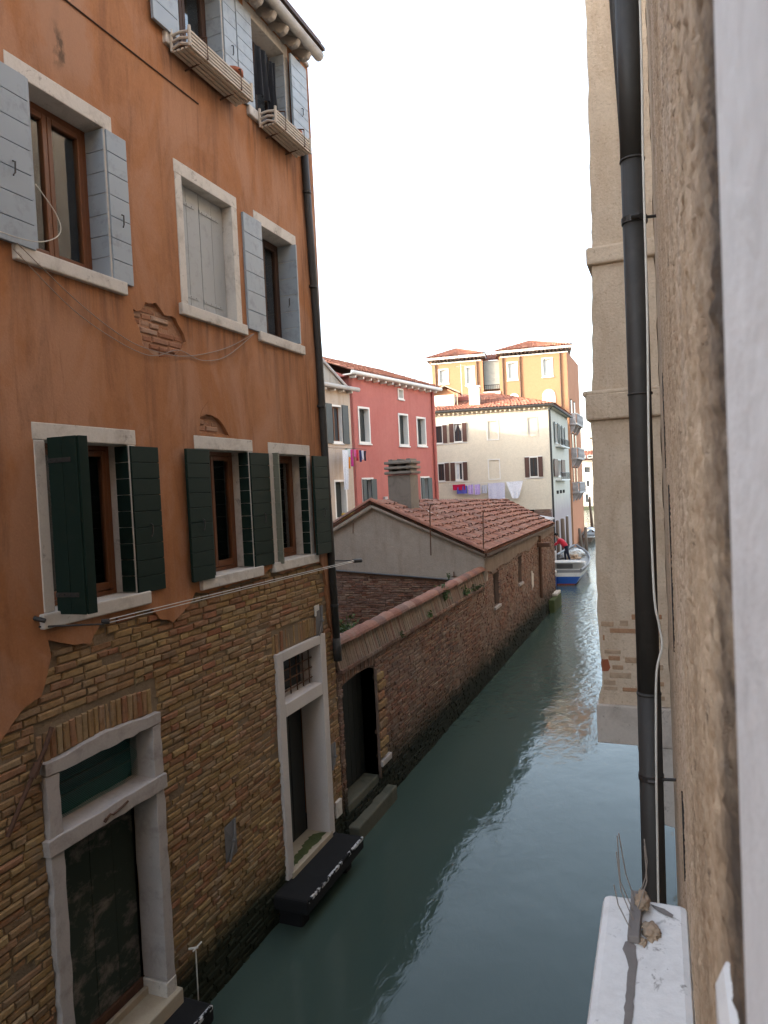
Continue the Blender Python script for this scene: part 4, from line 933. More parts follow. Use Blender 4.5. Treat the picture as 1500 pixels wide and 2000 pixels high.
MB(FR_).prism([(-3.2, 6.2), (-1.15, 6.2), (-1.15, 6.75), (-3.2, 6.95)], -5.5, -2.2).build('roof_extension', M['red'], RH)
tile_roof('extension_roof', RH, FR_(-3.4, -2.0, 6.86), FR_(-1.0, -2.0, 6.66), FR_(-3.4, -5.5, 7.5), FR_(-1.0, -5.5, 7.3), 'tile_at')
MB(FR_).box(2.45, 2.75, .0, .12, -.62, -.42).build('meter_box', M['stone_grey'], RH)

# beige house squeezed between
BH = thing('beige_house', 'narrow beige house with dark shutters beside the red house', 'house', (-15, 31.5, -4.7))
bw = [(-1.98, -1.02, 2.34, 4.2), (-1.98, -.92, -1.4, .55)]
sheet(MB(FR_), rect(-6.0, -.29, -4.8, 4.95), [rect(a+.05, b-.05, c+.05, d-.05) for a, b, c, d in bw], -.4, .02).build('wall', M['beige'], BH)
o_ = far_window(BH, FR_, *bw[0], .09, 'winglass_far', depth=.2, wood='wood'); far_window(BH, FR_, *bw[1], .10, 'dkgrn_far', depth=.3, sill=False)
leaf(BH, FR_, -2.42, -1.93, 2.3, 4.22, 'dkgrn_far', .05); leaf(BH, FR_, -1.08, -.56, 2.3, 4.22, 'dkgrn_far', .05)
MB(FR_).box(-6.0, -5.7, -6, -.41, -4.8, 4.95).box(-5.7, -.3, -6, -5.7, -4.8, 4.95).box(-.65, -.295, -6, -.41, -4.8, 4.95).build('body', M['beige'], BH)
gt = MB(FR_).tube([(-6.2, .40, 5.02), (-.02, .40, 5.02)], .11, 10).build('gutter', M['gutter'], BH, smooth=True)
for k in range(8): MB(FR_).box(-5.6+k*.72, -5.47+k*.72, .02, .34, 4.82, 4.94).build('bracket', M['white_trim'], gt, bevel=.03)
mbg = MB(frame(FR_(-.62, -.05, 0).xy, (-FR_.n.x, -FR_.n.y)))
MB(FR_).prism([(-6, 4.955), (-.32, 4.955), (-2.7, 6.35), (-3.2, 6.35)], -.3, -.02).build('attic_wall', M['gable'], BH)
MB(FR_).box(-6.1, -.3, -.2, .36, 4.945, 4.96).build('eave_board', M['gutter'], BH)
MB(FR_).tube([(-.25, .05, 5.0), (-2.75, .05, 6.42)], .07, 6).build('verge', M['stone_grey'], BH)
MB(FR_).add([(-.3, .0, 5.0), (-2.7, .0, 6.4), (-2.7, -5.7, 6.4), (-.3, -5.7, 5.0)], [(0, 1, 2, 3)]).add([(-6, .0, 5.0), (-2.7, .0, 6.4), (-2.7, -5.7, 6.4), (-6, -5.7, 5.0)], [(0, 1, 2, 3)]).build('roof', M['tile_at'], BH, fix=False)

# washing outside the beige house
tag(MB(FR_).tube([(-2.6, .75, 2.02), (-.1, .75, 2.02)], .012, 5).tube([(-2.6, .75, 2.02), (-2.6, 0, 2.1)], .012, 5).tube([(-.1, .75, 2.02), (-.15, 0, 2.1)], .012, 5).build('drying_rail', M['iron']), 'thin drying rail with laundry below the beige house window', 'drying rail')
cs = [((.16, .22, .15), 'sage green'), ((.48, .55, .56), 'pale mint'), ((.50, .05, .20), 'magenta'), ((.55, .12, .30), 'pink'), ((.45, .03, .06), 'red'), ((.02, .025, .09), 'navy'), ((.50, .52, .60), 'pale blue'), ((.02, .02, .035), 'near black')]
for k, (c, nm) in enumerate(cs):
    hanging(FR_, -2.0+k*.235, -1.80+k*.235, 1.62-.06*(k % 3)-.12*(k > 3), 2.0-.03*k*.3, cloth('laundry_'+nm.replace(' ', '_'), c), 'laundry', f'{nm} laundry piece on the rail below the beige house window', 'laundry', 'washing at the beige house', .75+.02*(k % 2), (.02, .02), 1, .03)
for k, (c, nm) in enumerate([((.62, .22, .02), 'orange'), ((.42, .04, .22), 'dark pink')]):
    hanging(FR_, -1.98+k*.25, -1.76+k*.25, 1.05+.1*k, 1.6, cloth('laundry_'+nm.replace(' ', '_'), c), 'laundry', f'{nm} laundry piece hanging lowest among the small clothes', 'laundry', 'washing at the beige house', .9, (.03, .02), 1, .03)
hanging(FR_, -2.5, -2.02, .05, 1.92, cloth('laundry_white_shirt', (.66, .68, .72)), 'laundry', 'long white garment hanging beside the orange house corner', 'laundry', 'washing at the beige house', .95, (.02, .16), 2, .04)
tag(MB(FR_).box(-2.6, -1.6, .8, 1.3, -1.55, -1.05).build('yellow_crate', M['yellow'], bevel=.03), 'bright yellow box just above the storehouse gable edge', 'box')

# cream house
CH_ = thing('cream_house', 'broad cream house with brown shutters and laundry along its front', 'house', (-10, 54, -5.7))
FC = frame((-16, 50.4), (8.1, 1.6)); CLn = math.hypot(8.1, 1.6)
FS = frame((-7.9, 52), (0, 1))
cw = [(.05, .62, 3.15, 4.47), (1.44, 2.06, 3.18, 4.55), (3.83, 4.70, 3.15, 4.63), (6.70, 7.48, 3.25, 4.68), (.12, .66, .36, 1.68), (1.42, 2.0, .34, 1.68), (3.81, 4.70, .28, 1.79), (6.78, 7.40, .34, 1.78)]
sheet(MB(FC), rect(-1.6, CLn, -2.02, 5.3), [rect(a+.04, b-.04, c+.04, d-.04) for a, b, c, d in cw], -.4, 0).build('wall', M['cream'], CH_)
for i, (a, b, c, d) in enumerate(cw):
    if i in (2, 6, 3): far_window(CH_, FC, a, b, c, d, .075, 'cream' if i != 3 else 'blind_far', depth=.06 if i != 3 else .05, sill=False, frame_mat='white_trim' if i != 3 else 'cream')
    else:
        o_ = far_window(CH_, FC, a, b, c, d, .05, 'winglass_far', depth=.16, wood='wood_dk' if i != 5 else 'white_trim')
        MB(FC).box(a-.38, b+.38, .0, .03, c-.12, c-.05).build('string', M['white_trim'], o_); MB(FC).box(a-.30, b+.3, .0, .03, d, d+.06).build('string', M['white_trim'], o_)
        leaf(CH_, FC, b, b+.32, c, d, 'brown_shutter')
        if i not in (0, 4): leaf(CH_, FC, a-.33, a, c, d, 'brown_shutter')
    if i == 1:
        for sg in (-1, 1):
            m_ = (a+b)/2; MB(FC).add([(m_+sg*.26, -.13, d-.06), (m_+sg*.02, -.13, d-.06), (m_+sg*.26, -.13, d-.75)], [(0, 1, 2)]).build('curtain', M['white_trim'], o_, fix=False)
    if i == 5: MB(FC).box(a+.05, a+.32, -.14, -.12, c+.06, d-.06).build('curtain', M['curtain'], o_)
MB(FC).box(-1.6, -1.2, -10, -.41, -5.8, 5.3).box(-1.2, CLn-.1, -10.3, -10, -5.8, 5.3).build('body', M['cream'], CH_)
MB(FC).box(-1.6, 6.0, -.39, -.01, -5.8, -2.021).box(6, CLn, -.39, -.02, -5.8, -3.0).build('base_wall', M['stone_grey'], CH_)
br = MB(FC).box(7.02, CLn-.02, -.39, -.03, -2.99, -2.021).build('brick_patch', M['mortar_red'], CH_)
for q in bond(7.05, CLn-.04, -2.95, -2.06, .25, .062, .012): MB(FC).box(q[0], q[1], -.03, -.01, q[2], q[3]).build('brick', M['red_obj'], br)
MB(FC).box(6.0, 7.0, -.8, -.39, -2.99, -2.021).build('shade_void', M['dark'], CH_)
sw = [(2.6, 3.9, 2.85, 4.4), (5.0, 5.9, 2.85, 4.35), (6.6, 7.6, 2.85, 4.3), (3.2, 5.2, .3, 1.62)]
sheet(MB(FS), rect(-.0, 10.4, -6.2, 5.3), [rect(a+.04, b-.04, c+.04, d-.04) for a, b, c, d in sw], -.4, .001).build('canal_wall', M['cream_side'], CH_)
for i, (a, b, c, d) in enumerate(sw):
    far_window(CH_, FS, a, b, c, d, .08, 'winglass_far', depth=.2)
    if i < 3: leaf(CH_, FS, a-.4, a, c, d, 'dkgrn_far', .05); leaf(CH_, FS, b, b+.4, c, d, 'dkgrn_far', .05)
    else: leaf(CH_, FS, a-1.9, a, c, d, 'brown_shutter', .06); leaf(CH_, FS, b, b+2.0, c, d, 'brown_shutter', .06)
for (s0, s1, z0) in ((2.9, 7.6, 2.55), (2.3, 7.2, -.02)):
    bo = MB(FS).box(s0, s1, .0, .45, z0, z0+.10).build('balcony', M['white_trim'], CH_)
    rb = MB(FS).tube([(s0, .42, z0+.6), (s1, .42, z0+.6)], .03, 5)
    for k in range(14): rb.tube([(s0+k*(s1-s0)/13, .42, z0+.1), (s0+k*(s1-s0)/13, .42, z0+.6)], .015, 4)
    rb.build('railing', M['iron'], bo)
for s in (2.5, 4.2, 5.8): MB(FS).box(s, s+.18, .0, .15, -1.0, -.75).build('iron_hook', M['iron'], CH_)
MB(FC).tube([(-1.7, .34, 5.42), (CLn+.35, .34, 5.42)], .10, 8).build('gutter', M['pipe_dk'], CH_); MB(FS).tube([(-.35, .34, 5.42), (10.4, .34, 5.30)], .10, 8).build('gutter', M['pipe_dk'], CH_)
MB(FC).box(-1.6, CLn+.28, -.3, .28, 5.301, 5.34).build('eave_board', M['cream'], CH_); MB(FS).box(-.2, 10.4, -.3, .28, 5.302, 5.341).build('eave_board', M['cream'], CH_)
for k in range(28): MB(FC).box(-1.3+k*.34, -1.18+k*.34, .0, .24, 5.18, 5.30).build('corbel', M['cream'], CH_)
MB(FS).tube([(.12, .34, 5.4), (.12, .08, 5.1), (.12, .08, -5.5)], .07, 7).build('downpipe', M['pipe_dk'], CH_)
A_, B_, C_ = FC(-1.8, .40, 5.46), FC(CLn+.4, .40, 5.46), FS(10.4, .40, 5.40)
RG0, RG1 = FC(-1.8, -4.9, 7.2), FC(CLn-4.2, -4.6, 7.1)
tile_roof('roof', CH_, A_, B_, RG0, RG1, 'tile_far'); tile_roof('side_roof', CH_, B_, C_, RG1, FS(10.4, -4.6, 7.1), 'tile_far')
MB(FC).add([(-1.8, -4.9, 7.2), (CLn-4.2, -4.6, 7.1), (CLn-4.2, -10.4, 5.3), (-1.8, -10.4, 5.3)], [(0, 1, 2, 3)]).build('back_roof', M['tile_at'], CH_, fix=False)
ck = MB(FC).box(2.62, 3.40, -1.5, -.5, 5.4, 7.15).build('chimney', M['cream'], CH_); MB(FC).box(2.56, 3.46, -1.56, -.44, 7.15, 7.26).build('chimney_cap', M['white_trim'], ck)
dm = MB(FC).box(-.6, 1.5, -2.8, -.9, 5.6, 6.78).build('dormer', M['white_trim'], CH_)
MB(FC).prism([(-.55, 6.785), (1.45, 6.785), (.85, 7.35), (.2, 7.3)], -2.7, -1.3).build('dormer_gable', M['palazzo'], dm)
MB(FC).add([(1.95, -.8, 6.95), (.85, -.8, 7.52), (.85, -3.2, 7.52), (1.95, -3.2, 6.95)], [(0, 1, 2, 3)]).add([(-.7, -.8, 6.85), (.85, -.8, 7.52), (.85, -3.2, 7.52), (-.7, -3.2, 6.85)], [(0, 1, 2, 3)]).build('dormer_roof', M['tile_far'], dm, fix=False)
MB(FC).tube([(-.7, -.8, 6.80), (.85, -.8, 7.47), (1.95, -.8, 6.90)], .06, 6).build('barge_board', M['threshold'], dm)
for s in (1.45, 1.7): MB(FC).box(s, s+.07, -.95, -.88, 5.65, 6.9).build('post', M['threshold'], dm)
MB(FC).box(1.65, 2.5, -2.9, -2.4, 5.7, 6.75).build('dormer_side', M['red'], dm)

# washing along the cream house
tag(MB(FC).tube([(1.0, .42, .08), (6.5, .42, .10)], .012, 5).tube([(1.0, .42, .08), (1.0, 0, .12)], .015, 5).tube([(6.5, .42, .10), (6.5, 0, .14)], .015, 5).build('clothes_line', M['white_cord']), 'clothes line holding seven washed cloths across the cream house front', 'clothes line')
for (s0, s1, z0, z1, c, nm, lab, sh) in ((1.22, 2.14, -.36, .06, (.42, .01, .05), 'crimson', 'crimson towel at the near end of the cream house washing line', None), (1.50, 2.28, -.62, -.05, (.10, .10, .38), 'indigo', 'indigo cloth half behind the crimson towel on the line', None),
        (2.32, 2.72, -.70, .0, (.46, .34, .62), 'lilac', 'plain lilac towel on the line next to the indigo cloth', None), (2.80, 3.22, -.74, .0, (.50, .38, .66), 'light_lilac', 'lilac towel hanging in the middle between lilac and grey cloths', None),
        (3.30, 3.70, -.66, -.08, (.46, .46, .52), 'grey', 'small pale grey cloth beside the patterned sheet', None), (3.76, 4.98, -1.18, .04, (.56, .54, .62), 'patterned', 'large pale patterned sheet hanging on the cream house', None), (5.08, 6.28, -1.14, .08, (.72, .72, .76), 'white', 'big white round-bottomed cloth at the canal end of the line', 'round')):
    hanging(FC, s0, s1, z0, z1, cloth('cloth_'+nm, c, (.48, .46, .58) if nm == 'patterned' else None, 12), 'laundry', lab, 'laundry', 'washing on the cream house', .42+(.03 if nm == 'crimson' else 0), (.28, .25) if sh else (.02, .02), 2, .03, sh)

# ochre palazzo with two towers
PZ = thing('palazzo', 'tall ochre orange palazzo with two hipped tile towers behind the cream house', 'palazzo', (-13, 66, -5.7))
FP = frame((-18, 61.9), (10.1, 1.7)); PLn = math.hypot(10.1, 1.7)
pw = [(-.98, -.05, 9.12, 10.5), (1.42, 2.30, 8.85, 10.55), (5.10, 6.05, 9.0, 10.62), (8.10, 9.06, 9.05, 10.72)]
sheet(MB(FP), rect(-1.55, 3.0, -5.8, 11.05), [rect(a+.05, b-.05, c+.05, d-.05) for a, b, c, d in pw[:2]], -.4, 0).build('wall', M['palazzo'], PZ)
arch = [(8.16+.48+.48*math.cos(math.pi*k/10), 7.4+.55*math.sin(math.pi*k/10)) for k in range(11)]+[(8.16, 6.0), (9.12, 6.0)]
sheet(MB(FP), rect(4.45, PLn, -5.8, 11.15), [rect(a+.05, b-.05, c+.05, d-.05) for a, b, c, d in pw[2:]], -.4, 0).build('wall', M['palazzo'], PZ)
for a, b, c, d in pw: far_window(PZ, FP, a, b, c, d, .12, 'slat_grey', depth=.16)
for cx, wd in ((5.63, .42), (8.6, .55)):
    ao = [(cx+wd*math.cos(math.pi*k/12), 7.40+.58*wd/.55*math.sin(math.pi*k/12)) for k in range(13)]; ai = [(cx+(wd-.13)*math.cos(math.pi*k/12), 7.40+(.58*wd/.55-.13)*math.sin(math.pi*k/12)) for k in range(13)]
    o_ = sheet(MB(FP), ao+[(cx-wd, 6.2), (cx+wd, 6.2)], [ai+[(cx-wd+.13, 6.3), (cx+wd-.13, 6.3)]], 0, .05).build('arched_window', M['white_trim'], PZ); MB(FP).prism(ai+[(cx-wd+.13, 6.3), (cx+wd-.13, 6.3)], .002, .02).build('pane', M['blind_far'], o_)
MB(FP).box(3.0, 4.45, -1.6, -1.2, -5.8, 10.95).build('recess_wall', M['palazzo'], PZ)
for k in range(16): MB(FP).box(3.05, 4.42, -.62, -.5, 8.45+k*.152, 8.59+k*.152).build('blind_slat', M['awning'], PZ)
MB(FP).box(3.0, 4.45, -.9, .1, 7.9, 8.15).build('terrace', M['white_trim'], PZ)
tr = MB(FP).tube([(3.05, -.2, 8.75), (4.4, -.2, 8.75)], .03, 5)
for k in range(9): tr.tube([(3.1+k*.16, -.2, 8.15), (3.1+k*.16, -.2, 8.75)], .015, 4)
tr.build('railing', M['iron'], PZ)
MB(FP).box(-1.55, -1.2, -9, -.41, -5.8, 11.05).box(2.65, 3.0, -9, -.41, -5.8, 11.05).box(4.45, 4.8, -9, -.41, -5.8, 11.15).box(-1.2, PLn-.4, -9.3, -9, -5.8, 11.05).build('body', M['palazzo'], PZ)
FQ = frame(FP(PLn, 0, 0).xy, (0, 1))
MB(FQ).box(.0, 8.5, -.4, .0, -6.2, 11.15).build('canal_wall', M['palazzo_side'], PZ)
for (s, z0, z1) in ((6.25, 6, 11), (4.77, 7.5, 11), (9.67, 5.5, 11), (-1.2, 8, 10.9), (2.5, 8, 10.9)): MB(FP).tube([(s, .08, z0), (s, .08, z1)], .055, 6).build('downpipe', M['wood_dk'], PZ)
for (a, b, z) in ((-1.95, 3.25, 11.05), (4.2, PLn+.45, 11.15)):
    MB(FP).box(a, b, -9.4, .45, z+.22, z+.42).build('cornice', M['white_trim'], PZ); MB(FP).box(a+.35, b-.35, -.3, .06, z-.12, z+.0).build('frieze', M['white_trim'], PZ)
    for k in range(int((b-a)/.34)): MB(FP).box(a+.1+k*.34, a+.24+k*.34, .0, .40, z+.06, z+.218).build('corbel', M['wood_dk'], PZ)
    q = [FP(a, .5, z+.43), FP(b, .5, z+.43), FP(b, -8, z+.43), FP(a, -8, z+.43)]; pk0, pk1 = FP((a+b)/2-.3, -3.4, z+1.75), FP((a+b)/2+.3, -4.5, z+1.75)
    tile_roof('roof', PZ, q[0], q[1], pk0, pk0.lerp(pk1, .3), 'tile_far'); tile_roof('side_roof', PZ, q[1], q[2], pk0, pk1, 'tile_far'); tile_roof('side_roof', PZ, q[3], q[0], pk1, pk0, 'tile_far')
tile_roof('link_roof', PZ, FP(3.0, -.4, 10.98), FP(4.45, -.4, 10.98), FP(3.0, -4, 12.1), FP(4.45, -4, 12.1), 'tile_far')
MB(FP).box(3.0, 4.45, -1.2, -.45, 10.9, 10.97).build('link_eave', M['white_trim'], PZ)
for z in (4.95, 1.95, -1.05):
    bo = MB(FQ).box(.4, 5.2, .0, .62, z-.16, z).build('balcony', M['stone_grey'], PZ)
    MB(FQ).box(.4, 5.2, 0.54, .64, z+.72, z+.84).box(.4, .5, .0, .53, z+.72, z+.84).build('parapet_rail', M['stone_grey'], bo)
    for k in range(4): MB(FQ).tube([(.44,   .08+k*.115, z), (.44,   .08+k*.115, z+.35), (.44,   .08+k*.115, z+.72)], [.05, .09, .05], 7).build('baluster', M['stone_grey'], bo)
    for k in range(9): MB(FQ).tube([(.9+k*.5, .59, z), (.9+k*.5, .59, z+.35), (.9+k*.5, .59, z+.72)], [.05, .09, .05], 7).build('baluster', M['stone_grey'], bo)
    for s in (.7, 2.8, 4.9): MB(frame(FQ(s, 0, 0).xy, (1, 0))).prism([(0, z-.9), (.14, z-.75), (.5, z-.165), (0, z-.165)], -.1, .1).build('console', M['stone_grey'], bo)
    far_window(PZ, FQ, 1.2, 2.2, z+.1, z+2.2, .1, 'winglass_far', depth=-.03); far_window(PZ, FQ, 3.4, 4.4, z+.1, z+2.2, .1, 'winglass_far', depth=-.03)
an = thing('antenna', 'thin white television aerial standing in front of the ochre palazzo tower', 'aerial', FC(1.9, -3, 6))
MB(FC).tube([(1.95, -3, 5.9), (1.95, -3, 9.3)], .025, 5).build('mast', M['white_trim'], an)
e_ = MB(FC).tube([(1.55, -3, 9.15), (2.35, -3, 9.2)], .015, 4)
for k in range(5): e_.tube([(1.6+k*.17, -3.2, 9.15+k*.01), (1.6+k*.17, -2.8, 9.15+k*.01)], .012, 4)
e_.build('aerial', M['stone_grey'], an)

# pale house across the wide canal
WH = thing('waterside_house', 'distant pale house across the open water between palazzo and bay', 'house', (-15, 140, WATER))
FW = frame((-26, 140), (1, 0))
ww = [(9.2, 10.3, 1.15, 2.45), (11.0, 12.2, 1.15, 2.4), (11.3, 12.0, -1.5, -.2), (8.95, 10.5, -4.3, -2.6), (11.0, 11.7, -4.5, -2.75), (6.2, 7.2, 1.15, 2.45), (13.4, 14.4, 1.15, 2.4)]
sheet(MB(FW), rect(3, 20, -6.2, 3.6), [rect(a+.04, b-.04, c+.04, d-.04) for a, b, c, d in ww], -.4, 0).build('wall', M['pale_wall'], WH)
for i, q in enumerate(ww):
    far_window(WH, FW, *q, .1, 'winglass_far')
    if i in (0, 1, 5, 6): leaf(WH, FW, q[0]-.45, q[0], q[2], q[3], 'slat_grey'); leaf(WH, FW, q[1], q[1]+.4, q[2], q[3], 'slat_grey')
MB(FW).box(3, 3.3, -9, -.41, -6.2, 3.6).box(19.7, 20, -9, -.41, -6.2, 3.6).box(3.3, 19.7, -9, -8.7, -6.2, 3.6).build('body', M['pale_wall'], WH)
MB(FW).box(3, 20, 0, .3, -6.2, -4.95).build('water_step', M['stone_grey'], WH)
tile_roof('roof', WH, FW(2.7, .5, 3.62), FW(20.3, .5, 3.62), FW(2.7, -4, 5.5), FW(20.3, -4, 5.5), 'tile_far', .5, 1.0)
MB(FW).box(8.6, 13, -3.4, -2.9, 3.7, 4.6).build('attic', M['pale_wall'], WH)
for s in (9.0, 10.6, 12.0): far_window(WH, FW, s, s+.9, 3.85, 4.45, .08, 'winglass_far', depth=-2.87)
W2 = thing('waterside_house', 'distant pale gabled house rising behind the waterside house', 'house', (-18, 150, WATER))
MB(frame((-26, 152), (1, 0))).prism([(2, -6), (24, -6), (24, 5.5), (11, 8.3), (2, 5)], -8, 0).build('wall', M['pale_wall'], W2)
tile_roof('roof', W2, (-15, 151.6, 8.35), (-1.5, 151.6, 5.55), (-15, 160, 8.35), (-1.5, 160, 5.55), 'tile_far', .6, 1.0)
W3 = thing('waterside_row', 'row of distant pale houses lining the far bank', 'houses', (0, 150, WATER))
MB().box(-60, -26, 142, 152, -6.2, 3.0).build('wall', M['pale_wall'], W3); MB().box(-2, 60, 141, 152, -6.2, 4.0).build('wall', M['pale_wall'], W3)

# low shed roof between storehouse and cream house
SD = thing('shed', 'low lean-to shed tucked between the storehouse and the cream house', 'shed', (-8, 42, -4.7))
MB().box(-10, -7.3, 38, 46, -5.9, -2.6).build('wall', M['mortar_red'], SD)
MB().add([(-6.9, 37.8, -2.35), (-6.9, 46.2, -2.35), (-10, 46.2, -1.75), (-10, 37.8, -1.75), (-6.9, 37.8, -2.45), (-6.9, 46.2, -2.45), (-10, 46.2, -1.85), (-10, 37.8, -1.85)], [(0, 1, 2, 3), (4, 5, 6, 7), (0, 1, 5, 4), (1, 2, 6, 5), (2, 3, 7, 6), (3, 0, 4, 7)]).build('roof', M['stone_grey'], SD)

# ================================================================== the house the camera leans out of
TH = thing('tan_house', 'roughcast tan house wall with white stone window frame and ledge at the right edge', 'house', (.2, 3, WATER))
FT = frame((.0236, 0), (-.012, 1))           # s = Y; w > 0 points INTO the house here
def FTi(s, w_, z): return FT(s, w_, z)
m, nt, b = M['right_wall'], M['right_wall'].node_tree, None
b = [n for n in nt.nodes if n.type == 'BSDF_PRINCIPLED'][0]
old = b.inputs['Base Color'].links[0].from_socket                # sooty streak beside the stone frame
yy = nd(nt, 'SeparateXYZ', {0: nd(nt, 'NewGeometry').outputs['Position']}).outputs[1]
yy = math_(nt, 'ADD', yy, math_(nt, 'MULTIPLY', math_(nt, 'SUBTRACT', noi(nt, pos(nt, (1, .6, .3)), 14, 6, .75), .5), .20))
soot = nd(nt, 'MapRange', {0: yy, 1: .30, 2: .43, 3: .95, 4: 0.0}).outputs[0]
soot = math_(nt, 'MULTIPLY', soot, ramp(nt, noi(nt, pos(nt, (1, .3, 1)), 26, 5, .7), [(.38, .55), (.55, 1)]))
nt.links.new(mix(nt, soot, old, (.075, .06, .05)), b.inputs['Base Color'])
op = rect(-.95, .17, -.82, 1.45)
sheet(MB(FTi), rect(-14, 7.4, -6.3, 8.5), [op], .004, .42).build('wall', M['right_wall'], TH)
import numpy as np
def relief():
    rg = np.random.default_rng(4); Ys = np.arange(.245, 3.2, .005); Zs = np.arange(-1.9, 2.1, .004); ny, nz = len(Ys), len(Zs)
    def band(l):                                    # smooth random field with grains about l metres across
        f = np.fft.rfft2(rg.standard_normal((ny, nz))); ky = np.fft.fftfreq(ny, .005)[:, None]; kz = np.fft.rfftfreq(nz, .004)[None, :]
        a_ = np.fft.irfft2(f*np.exp(-(ky**2+kz**2)*(l*.9)**2), s=(ny, nz)); return a_/a_.std()
    h = .00085*band(.007)+.0003*band(.016)+.00035*band(.10); pit = band(.012); h -= .0014*np.clip(pit-1.5, 0, 1.2)
    w_ = -h-.0006
    P = np.empty((ny, nz, 3)); P[..., 0] = .0236-.012*Ys[:, None]+w_; P[..., 1] = Ys[:, None]; P[..., 2] = Zs[None, :]
    idx = np.arange(ny*nz).reshape(ny, nz); q = np.stack([idx[:-1, :-1], idx[1:, :-1], idx[1:, 1:], idx[:-1, 1:]], -1).reshape(-1, 4)
    me = bpy.data.meshes.new('roughcast'); me.vertices.add(ny*nz); me.vertices.foreach_set('co', P.ravel()); me.loops.add(q.size); me.loops.foreach_set('vertex_index', q.ravel().astype(np.int32))
    me.polygons.add(len(q)); me.polygons.foreach_set('loop_start', np.arange(0, q.size, 4, dtype=np.int32)); me.update(calc_edges=True); me.validate()
    return me
link('roughcast', relief(), M['right_wall'], TH, smooth=True)
WF = MB(FTi).box(.10, .252, -.0035, .40, -.815, 1.44).build('window_frame', M['stone_w'], TH, bevel=.006)
MB(FTi).box(-.99, -.82, -.010, .40, -.815, 1.44).build('jamb', M['stone_w'], WF, bevel=.006)
MB(FTi).box(-.99, .252, -.001, .40, 1.441, 1.60).build('lintel', M['stone_w'], WF, bevel=.006)
MB(FTi).box(.253, .37, -.0070, .10, -.799, -.228).build('stone_block', M['sill_w'], TH, bevel=.012)
LG = MB(FTi).box(-1.2, 1.405, -.152, .0, -.90, -.80).build('ledge', M['sill_w'], TH, bevel=.014)
MB().add([(x_, y_, -.7985) for x_, y_ in rough([(-.096, 1.255), (-.088, 1.262), (-.079, 1.25), (-.076, 1.22), (-.0765, 1.15), (-.078, .8), (-.090, .8), (-.0885, 1.12), (-.0885, 1.19), (-.094, 1.22), (-.101, 1.235)], .012, .0016, True, 3)], [tuple(range(len(rough([(-.096, 1.255), (-.088, 1.262), (-.079, 1.25), (-.076, 1.22), (-.0765, 1.15), (-.078, .8), (-.090, .8), (-.0885, 1.12), (-.0885, 1.19), (-.094, 1.22), (-.101, 1.235)], .012, .0016, True, 3))))]).build('cement_smear', M['cement'], LG, fix=False)
MB().add([(x_, y_, -.7986) for x_, y_ in rough([(-.060, 1.385), (-.035, 1.375), (-.018, 1.36), (-.020, 1.35), (-.045, 1.362)], .012, .0012, True, 7)], [tuple(range(len(rough([(-.060, 1.385), (-.035, 1.375), (-.018, 1.36), (-.020, 1.35), (-.045, 1.362)], .012, .0012, True, 7))))]).build('cement_smear', M['cement'], LG, fix=False)
MB(FTi).box(-14, .0, .42, .6, -6.3, 8.5).build('floor_edge', M['dark'], TH)
MB().box(.44, 6, -14, 7.3, 8.4, 8.6).box(5.9, 6, -14, 7.3, -6.3, 8.4).box(.44, 6, 7.2, 7.3, -6.3, 8.4).box(.44, 6, -14.1, -14, -6.3, 8.4).build('body', M['right_wall'], TH)
for pts in ([(1.95, -.02), (2.03, -.10), (1.98, -.22), (2.06, -.36), (2.0, -.47), (1.93, -.36), (1.95, -.22), (1.9, -.1)], [(2.6, .35), (2.66, .2), (2.6, .02), (2.55, .2)], [(1.5, -.62), (1.53, -.7), (1.49, -.8), (1.46, -.7)]):
    sheet(MB(FTi), rough(pts, .03, .006, True, 4), [], -.0042, .01).build('crack', M['dark'], TH)
# bay hanging over the canal
FN = frame((0, 7.0), (1, 0))
bayp = [(-.06, -2.15), (-.70, -2.15), (-.69, -2.06), (-.655, -1.98), (-.65, -1.80), (-.672, -1.62), (-.676, -1.2), (-.672, .2), (-.668, .5), (-.64, 1.0), (-.62, 1.6), (-.60, 2.2), (-.575, 4.4), (-.55, 8.6), (-.06, 8.6)]
BY = thing('bay', 'sandy rendered chimney bay with moulded bands hanging over the water', 'bay', (-.3, 7.8, -2.5))
sheet(MB(FN), rough(bayp, .10, .006, True, 5), [], -1.9, 0).build('shaft', M['bay'], BY)
for (z0, z1, x_, t) in ((1.985, 2.15, -.655, .05), (.545, .80, -.712, .05)): MB(FN).box(x_, .1, -1.95, .05, z0, z1).build('band', M['bay'], BY, bevel=.022)
MB(FN).box(-.735, .1, -1.95, .05, .775, .825).build('band_roll', M['bay'], BY, bevel=.02)
MB(FN).box(-.718, .1, -1.95, .04, -2.52, -2.152).build('corbel_stone', M['stone_layer'], BY, bevel=.012)
MB(FN).prism([(-.36, -2.525), (.1, -2.525), (.1, -3.3), (-.16, -3.25), (-.25, -3.0), (-.33, -2.75)], -1.9, .03).build('bracket_stone', M['stone'], BY, bevel=.012)
for q in bond(-.655, -.08, -2.10, -1.25, .255, .061, .011, lambda s, z: noise.noise(V((s*5, z*6, 2))) > -.12): MB(FN).box(q[0]+random.uniform(0, .03), q[1]-random.uniform(0, .04), -.02, .003+random.uniform(0, .005), q[2]+random.uniform(0, .012), q[3]-random.uniform(0, .012)).build('brick', M['bay_brick'], BY, bevel=.006)
sheet(MB(FN), rough([(-.66, -1.72), (-.60, -1.72), (-.58, -1.80), (-.60, -1.83), (-.66, -1.84)], .03, .004, True, 2), [], .0, .004).build('brick_scar', M['terracotta'], BY)
NB = thing('right_bank_blocker', 'unseen tan wall added behind the hanging bay to shape the canal light', 'house', (3, 20, WATER))
MB().box(.0, 6, 7.45, 46, -6.3, 8.2).build('wall', M['bay'], NB)  # hidden wall added to close the right bank against skylight
